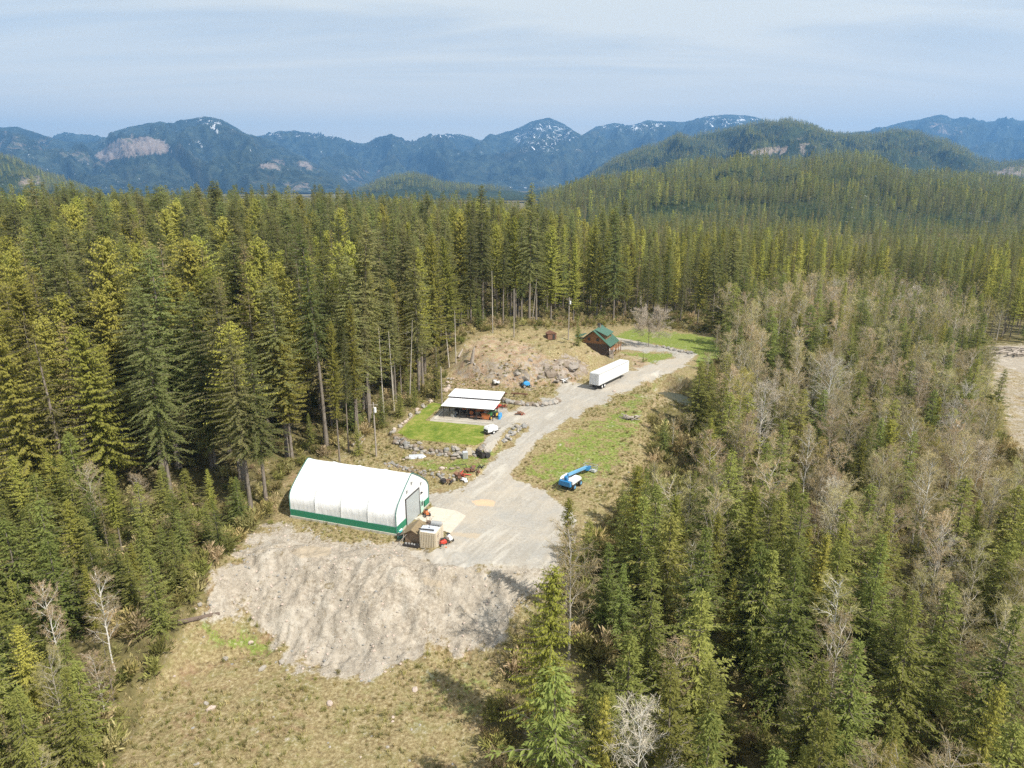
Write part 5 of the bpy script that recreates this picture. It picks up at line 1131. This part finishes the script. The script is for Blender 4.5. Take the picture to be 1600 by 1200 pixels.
m = MB()
for a_, b_ in ((w1, w2),):
    for q_ in range(12):
        f0, f1 = q_ / 12, (q_ + 1) / 12; sg = lambda f: a_.lerp(b_, f) - Vector((0, 0, 1.2 * 4 * f * (1 - f)))
        m.cyl(sg(f0), sg(f1), .02, n=3, caps=False)
tag(m.build('power_line', M_DARK), 'thin power line between the two utility poles by the lawn', 'cable')
# ---- boulder walls
def bwall(name, label, path, n, smin, smax, rows=2, seed=0, mats=(M_STONE, M_STONE2, M_STONE3), zb=None, spread=.3, sink=-.15):
    q = np.random.default_rng(seed); P = [Vector(gp(a[0], a[1], a[2])) for a in path]; seg = [(P[i + 1] - P[i]).length for i in range(len(P) - 1)]; T = sum(seg)
    o = thing(name, label, 'rock wall', P[0]); base = P[0]
    for i in range(n):
        f = ((i % (n // rows)) + q.random()) / (n // rows) * T; j = 0
        while j < len(seg) - 1 and f > seg[j]: f -= seg[j]; j += 1
        p = P[j].lerp(P[j + 1], min(1, f / seg[j])); rr = i // (n // rows); sz = q.uniform(smin, smax)
        x, y = p.x + q.normal(0, spread), p.y + q.normal(0, spread) + rr * .25; z = hz(x, y) - sz * sink
        MB().rock((x - base.x, y - base.y, z - base.z), (sz * q.uniform(.9, 1.5), sz * q.uniform(.8, 1.2), sz * q.uniform(.6, .95)), seed * 100 + i, q.uniform(0, 3)).build('boulder', mats[int(q.integers(len(mats)))], o)
bwall('boulder_wall', 'long dark boulder retaining wall along the near edge of the bright lawn', [(616, 686, 2.4), (640, 695, 2.2), (670, 701, 2.2), (700, 703, 2.2), (740, 702, 2.2), (764, 700, 2.2)], 96, .6, 1.25, 2, 1, sink=.05)
bwall('boulder_wall', 'low boulder wall across the rough terrace behind the fabric building', [(604, 722, 1), (625, 731, .8), (660, 739, .8), (700, 746, .8), (722, 748, .8)], 70, .4, .85, 2, 2, sink=.05)
bwall('boulder_wall', 'short curved row of boulders in the gravel tongue beside the road', [(786, 690, 2.2), (800, 680, 2.4), (812, 669, 2.6), (822, 663, 2.7)], 34, .5, 1.2, 2, 3, (M_STONE, M_STONE3))
bwall('boulder_wall', 'row of big pale boulders behind the right end of the carport', [(782, 626, 3), (800, 630, 3), (830, 634, 3), (855, 633, 3), (872, 628, 3)], 64, .8, 1.6, 2, 4, (M_STONE, M_STONE3, M_STONE2))
bwall('boulder_wall', 'loose line of boulders along the forest side of the lawn', [(612, 681, 3), (640, 655, 3), (665, 632, 3), (682, 618, 3), (700, 605, 3), (705, 590, 3)], 52, .4, 1.2, 1, 5, (M_STONE, M_PINK), spread=.5)
bwall('boulder_wall', 'pale rocks along the curve of the track in front of the green field', [(1030, 541, 4), (1045, 545, 4), (1062, 549, 4), (1078, 553, 4)], 26, .6, 1.5, 1, 6, (M_STONE, M_STONE3))
bwall('rock_outcrop', 'weathered grey rock outcrop on the right face of the mound', [(822, 583, 6), (842, 574, 7), (862, 566, 7), (886, 563, 7), (906, 572, 6), (922, 584, 5)], 44, 1.8, 4.6, 2, 7, (M_CRAG, M_CRAG, M_STONE2), spread=2.2, sink=.42)
bwall('rubble_heap', 'pale broken rock strewn at the foot of the brown mound', [(745, 598, 4), (775, 592, 5), (790, 575, 6), (800, 598, 4), (840, 602, 4)], 48, .4, 1.4, 1, 8, (M_STONE, M_STONE2), spread=2.4, sink=.2)
# ---- loose pieces
def gthing(name, label, cat, px, py, z0, rz, parts, group=None):
    return simple(name, label, cat, gp(px, py, z0), rz, parts, group)
for px, l_ in ((779.5, 'rusty steel beam on low supports behind the carport, left of two'), (811.5, 'rusty steel beam on low supports behind the carport, right of two')):
    gthing('steel_beam', l_, 'beam', px, 619.5 if px < 790 else 620.5, 3.3, ca, [('beam', M_RUST, B_((0, 0, .85), (3.9, .28, .3))), ('support', M_DARK, B_((-1.3, 0, .35), (.15, .3, .75))), ('support', M_DARK, B_((1.3, 0, .35), (.15, .3, .75)))], 'rusty beams behind the carport')
def scrap(label, px, py, z0, mat, seed, sc_=1.0, mat2=None):
    q = np.random.default_rng(seed); a, b_ = MB(), MB()
    for i in range(5):
        a.box((q.normal(0, .5) * sc_, q.normal(0, .35) * sc_, .2 * sc_ + q.uniform(0, .3)), (q.uniform(.5, 1.6) * sc_, q.uniform(.2, .7) * sc_, q.uniform(.08, .3) * sc_), rz=q.uniform(0, 3), ry=q.normal(0, .25))
        b_.cyl((q.normal(0, .8) * sc_, q.normal(0, .5) * sc_, .1), (q.normal(0, .8) * sc_, q.normal(0, .5) * sc_, q.uniform(.2, .8) * sc_), .07 * sc_, n=6)
    return gthing('scrap_pile', label, 'scrap', px, py, z0, 0, [('plates', mat, a), ('pipes', mat2 or M_DARK, b_)])
scrap('rusty red scrap metal pile at the road end of the low boulder wall', 718, 744, 1, M_RUST, 1, 1.3, M_RED); scrap('orange rusted machine parts beside the road edge', 737, 737, 1, M_RUST, 2, 1.2)
scrap('dark rusted scrap leaning near the corner of the fabric building', 697, 753, .5, M_DARK, 3, 1.0, M_RUST); scrap('pale crumpled sheets in front of the rusty red scrap', 726, 751, .5, M_WHITE, 4, .8)
scrap('small black scrap on the verge of the road by itself', 752, 731, 1.2, M_DARK, 5, .5); scrap('red steel plates leaning on the pale boulders right of the carport', 783, 637, 3, M_RED, 6, 1.1, M_RUST)
scrap('faded red plough lying on the gravel in front of the pale boulders', 816, 648, 3, M_RUST, 7, .9, M_RED); scrap('weathered boards dumped at the foot of the mound near the trailer', 878, 596, 3.2, M_LOG, 8, 1.6, M_WHITE)
scrap('sticks and stones heaped on the grass right of the road', 984, 655, 1.5, M_LOG, 9, 1.3, M_LOG); scrap('white rubble sheets at the base of the brown mound', 778, 600, 3.5, M_WHITE, 10, 1.2, M_STONE)
q_ = mower('quad_bike', 'dark blue quad bike parked at the foot of the rocky mound', gp(822, 605, 3.3), .4, M_BARREL); q_.scale = (1.7,) * 3
gthing('loader_bucket', 'black loader bucket lying at the road end of the lawn wall', 'bucket', 755, 712, 1.8, .6, [('shell', M_DARK, MB().prism([(-.9, 0), (.5, 0), (.9, .3), (.2, .25), (-.5, .5), (-.7, 1.2), (-.95, 1.2)], -1.1, 1.1)), ('tyre', M_BLACK, MB().cyl((.2, -1.5, .5), (.2, -1.25, .5), .5, n=14))])
gthing('stone_slab', 'pale stone slab lying on the rough terrace, left of two', 'slab', 640, 716, 1.3, .5, [('slab', M_STONE, MB().rock((0, 0, .2), (2.2, 1.3, .5), 4)), ('chip', M_PINK, MB().rock((-1.3, -.3, .1), (.6, .5, .3), 5))])
gthing('boat_hull', 'small upturned grey boat on the rough terrace behind the fabric building', 'boat', 651, 715, 1.3, .2, [('hull', M_BLUEG, MB().add([(-1.5, -.55, 0), (1.1, -.6, 0), (1.8, 0, .05), (1.1, .6, 0), (-1.5, .55, 0), (-1.4, -.35, .55), (.9, -.35, .55), (1.3, 0, .5), (.9, .35, .55), (-1.4, .35, .55)], [(0, 1, 6, 5), (1, 2, 7, 6), (2, 3, 8, 7), (3, 4, 9, 8), (4, 0, 5, 9), (5, 6, 7, 8, 9)])), ('keel', M_GREYM, B_((-.1, 0, .58), (2.4, .06, .06)))])
gthing('stone_slabs', 'stack of broken stone slabs on the terrace beside the grey box', 'slab', 712, 715, 1.5, .4, [('slab', M_STONE, MB().rock((0, .3, .45), (2.0, 1.1, .4), 8)), ('slab', M_STONE2, MB().rock((-.6, -.5, .2), (1.3, .9, .5), 9)), ('slab', M_STONE, MB().rock((.5, -.5, .25), (.9, .8, .5), 10))])
gthing('steel_cabinet', 'pale grey steel cabinet on the terrace by the slabs', 'cabinet', 727, 716, 1.5, .2, [('body', M_BLUEG, B_((0, 0, .65), (.9, .7, 1.3))), ('door', M_GREYM, B_((0, -.37, .65), (.75, .03, 1.1)))])
gthing('sign_board', 'cream upright board standing in front of the lawn wall', 'board', 733, 708, 1.6, .1, [('board', M_TAN, B_((0, 0, .9), (1.0, .12, 1.5))), ('leg', M_WOOD, B_((0, .08, .3), (.8, .08, .6)))])
gthing('pink_boulder', 'flat pink boulder on the green terrace above the low wall', 'boulder', 691, 733, 1.2, 0, [('stone', M_PINK, MB().rock((0, 0, .2), (1.3, .9, .6), 12)), ('chip', M_PINK, MB().rock((.7, .3, .1), (.4, .3, .25), 13))])
gthing('stone_ring', 'low ring of stones with a bent pipe near the low wall', 'stones', 713, 733, 1.2, 0, [('stone', M_STONE2, MB().rock((-.8, 0, .15), (1.2, .8, .5), 14).rock((.3, .4, .15), (.9, .6, .4), 15)), ('pipe', M_DARK, MB().cyl((-.8, .4, .5), (1.6, .7, .6), .05).cyl((1.6, .7, .6), (2.1, -.2, .1), .05))])
gthing('rusty_cabin', 'small rust brown cabin shell among the trees left of the green roofed house', 'shed', 861, 527, 8, .3, [('wall', M_RUST, B_((0, 0, 1.0), (3.4, 2.4, 2.2))), ('roof', M_RUST, MB().prism([(-1.9, 2.1), (1.9, 2.1), (0, 3.0)], -1.4, 1.4)), ('door', M_DARK, B_((.6, -1.22, .9), (.9, .05, 1.7)))]).scale = (.75,) * 3
def log(label, a, b_, r0, r1, mat, z0=0):
    A = Vector(gp(*a, z0)); Bv = Vector(gp(*b_, z0)); A.z += r0 * .8; Bv.z += r1 * .8; d = Bv - A; o = thing('fallen_log', label, 'log', A)
    n = 6; m = MB(); q = np.random.default_rng(int(abs(a[0]))); pts = [Vector((0, 0, 0)) + d * (i / n) + Vector((0, 0, q.normal(0, .03))) for i in range(n + 1)]
    for i in range(n): m.cyl(pts[i], pts[i + 1], r0 + (r1 - r0) * i / n, r0 + (r1 - r0) * (i + 1) / n, 8, caps=i in (0, n - 1))
    m.build('stem', mat, o); MB().cyl(pts[3], pts[3] + Vector((.2, -.5, .4)), .06, .03, n=5).cyl(pts[4], pts[4] + Vector((-.3, .4, .5)), .05, .02, n=5).build('branch_stub', mat, o); return o
log('dark fallen log lying between the young conifers and the left toe of the sandy bank', (278, 975), (343, 960), .32, .22, M_DLOG, -7)
log('pale fallen trunk at the forest edge behind the fabric building, upper of two', (550, 697), (574, 676), .2, .12, M_LOG, 2); log('pale fallen trunk at the forest edge behind the fabric building, lower of two', (556, 704), (570, 686), .16, .1, M_LOG, 2)
log('grey driftwood log near the small conifers at the left side of the mound', (716, 560), (727, 545), .3, .15, M_LOG, 5)
q = np.random.default_rng(44)
for i in range(26):
    px, py = q.uniform(1530, 1606), q.uniform(543, 556); x, y, z = gp(px, py, -4); l_ = q.uniform(4, 9); a = q.normal(0, .5)
    o = thing('cut_log', 'weathered cut log strewn at the top of the sandy clearing at the right edge', 'log', (x, y, z + .2 + q.uniform(0, .5)), a, 'cut logs in the sandy clearing')
    MB().cyl((-l_ / 2, 0, 0), (l_ / 2, 0, q.normal(0, .2)), .32, .2, 7).build('stem', M_LOG, o)
st = gp(737, 566, 6); o = thing('dead_stump', 'broken leaning dead stump on the left shoulder of the brown mound', 'stump', st)
MB().cyl((0, 0, -.2), (.5, 0, 3.2), .55, .3, 8).cyl((.5, 0, 3.2), (.9, .1, 4.4), .28, .05, 6).build('stem', M_LOG, o); MB().cyl((0, 0, .2), (-1.2, -.4, -.2), .25, .08, 6).cyl((0, 0, .2), (.9, -.8, -.2), .25, .08, 6).build('root', M_LOG, o)
# dead bare trunks on the forest edge
for i, (px, py, h_) in enumerate(((640, 628, 19), (655, 610, 18), (702, 575, 11), (712, 555, 14), (770, 520, 18), (830, 517, 17), (600, 655, 20), (616, 642, 18))):
    x, y, z = gp(px, py, 3); o = thing('dead_tree', 'bare grey dead tree standing on the forest edge behind the lawn', 'tree', (x, y, z - .2), 0, 'bare grey trunks on the forest edge')
    MB().cyl((0, 0, 0), (q.normal(0, .8), 0, h_), .17, .05, 7).build('trunk', M_GREYBARK, o); m = MB()
    for j in range(9): a = q.uniform(0, 6.28); z_ = q.uniform(.35, .95) * h_; m.cyl((0, 0, z_), (math.cos(a) * .8, math.sin(a) * .8, z_ + .1), .03, .01, n=3)
    m.build('branch_stub', M_GREYBARK, o)
for px, py, h_, kd, l_ in ((531, 724, 27, 'cedar', 'slender cedar with a long bare pale trunk behind the white building, nearest'), (545, 706, 24, 'fir', 'slender fir with bare pale trunk behind the white building, second from the front'), (561, 692, 28, 'cedar', 'slender cedar with bare trunk between the white building and utility pole'), (577, 668, 29, 'fir', 'tall fir with bare trunk behind the utility pole with the transformer')):
    x, y, z = gp(px, py, 2); plant(kd, KN[kd][0], l_, 'tree', x, y, h_, None, 1 if kd == 'cedar' else 2, wd=.8)
for px, py, h_, l_ in ((598, 668, 9, 'bushy young conifer at the forest edge right of the utility pole'), (626, 652, 8, 'bushy young conifer where the forest meets the upper lawn'), (648, 636, 7, 'short young conifer by the upper lawn corner'), (560, 712, 7, 'yellow green young conifer behind the white building ridge')):
    x, y, z = gp(px, py, 2); plant('spruce', 'spruce_tree', l_, 'tree', x, y, h_)
# loose boulders
sp_ = [(345, 838, 0), (333, 845, 0), (312, 945, -6), (305, 952, -6), (700, 592, 4), (648, 1078, -7), (322, 1100, -7), (330, 1108, -7), (440, 1035, -7), (868, 566, 7), (905, 600, 3.4), (960, 612, 3), (352, 1030, -7), (392, 1006, -7), (410, 1045, -7), (515, 1100, -7)]
wh = ['by the trees left of the gravel pad, upper', 'by the trees left of the gravel pad, lower', 'at the left toe of the sandy bank, upper', 'at the left toe of the sandy bank, lower', 'at the left foot of the mound', 'in the brush below the sandy bank', 'in the dry grass at the bottom left, upper', 'in the dry grass at the bottom left, lower', 'at the lowest tip of the sandy bank', 'on top of the outcrop', 'behind the semi trailer', 'beside the road past the trailer', 'in dry grass left of the bank tip', 'in the green patch under the bank', 'in dry grass just left of the bank tip', 'in the brown brush in the foreground']
for i, ((px, py, z0), l_) in enumerate(zip(sp_, wh)):
    x, y, z = gp(px, py, z0); sz = .5 + .5 * ((i * 37) % 10) / 10
    o = MB().rock((0, 0, 0), (sz * 1.4, sz, sz * .8), 300 + i, i).build('boulder', (M_STONE, M_PINK)[i % 2]); o.location = (x, y, z + .05); tag(o, 'pale loose boulder ' + l_, 'boulder', 'loose pale boulders')
# stones (uncountable)
sm_ = [MB().rock((0, 0, 0), (.3, .24, .18), 70 + i).build('stone_seed', (M_STONE, M_STONE3, M_PINK)[i]).data for i in range(3)]
for ob in [o_ for o_ in bpy.data.objects if o_.name.startswith('stone_seed')]: bpy.data.objects.remove(ob)
CSS = make_set('stones', sm_)
X, Y = jitter(-60, 30, 50, 120, .42, r); Z = height(X, Y); PX, PY = proj(X, Y, Z); A1, A2, ST = masks(X, Y, Z)
pr_ = .24 * (A1[:, 2] > .3) * (fbm(X / 4, Y / 4, 3, 91) > .45) + .12 * ((A1[:, 2] > .02) & (A1[:, 2] < .98)) + .012 * (sdf(PX, PY, CLEAR) > 0)
kz = (r.random(len(X)) < pr_) & (A1[:, 1] < .3)
scatter('stones', CSS, np.stack([X, Y, Z, r.uniform(0, 6.28, len(X)), r.uniform(.3, 1.5, len(X)) ** 1.4, r.integers(0, 3, len(X))], 1)[kz], 'small stones strewn over the sandy bank and its foot', 'stones')
# ------------------------------------------------------------------ air
hb = bpy.data.meshes.new('haze'); X0, X1, Y0, Y1, Z0, Z1 = -19000, 19000, -2500, 18500, -160, 1560
hb.from_pydata([(X0, Y0, Z0), (X1, Y0, Z0), (X1, Y1, Z0), (X0, Y1, Z0), (X0, Y0, Z1), (X1, Y0, Z1), (X1, Y1, Z1), (X0, Y1, Z1)], [], [(0, 3, 2, 1), (4, 5, 6, 7), (0, 1, 5, 4), (1, 2, 6, 5), (2, 3, 7, 6), (3, 0, 4, 7)])
t = NT('haze_air'); vol = t.n('ShaderNodeVolumePrincipled'); vol.inputs['Color'].default_value = (.21, .49, .96, 1); vol.inputs['Density'].default_value = 8.8e-5; vol.inputs['Anisotropy'].default_value = 0.1
t.l(vol.outputs[0], t.out.inputs[1]); hb.materials.append(t.m); o = link('haze', hb); o['kind'] = 'stuff'
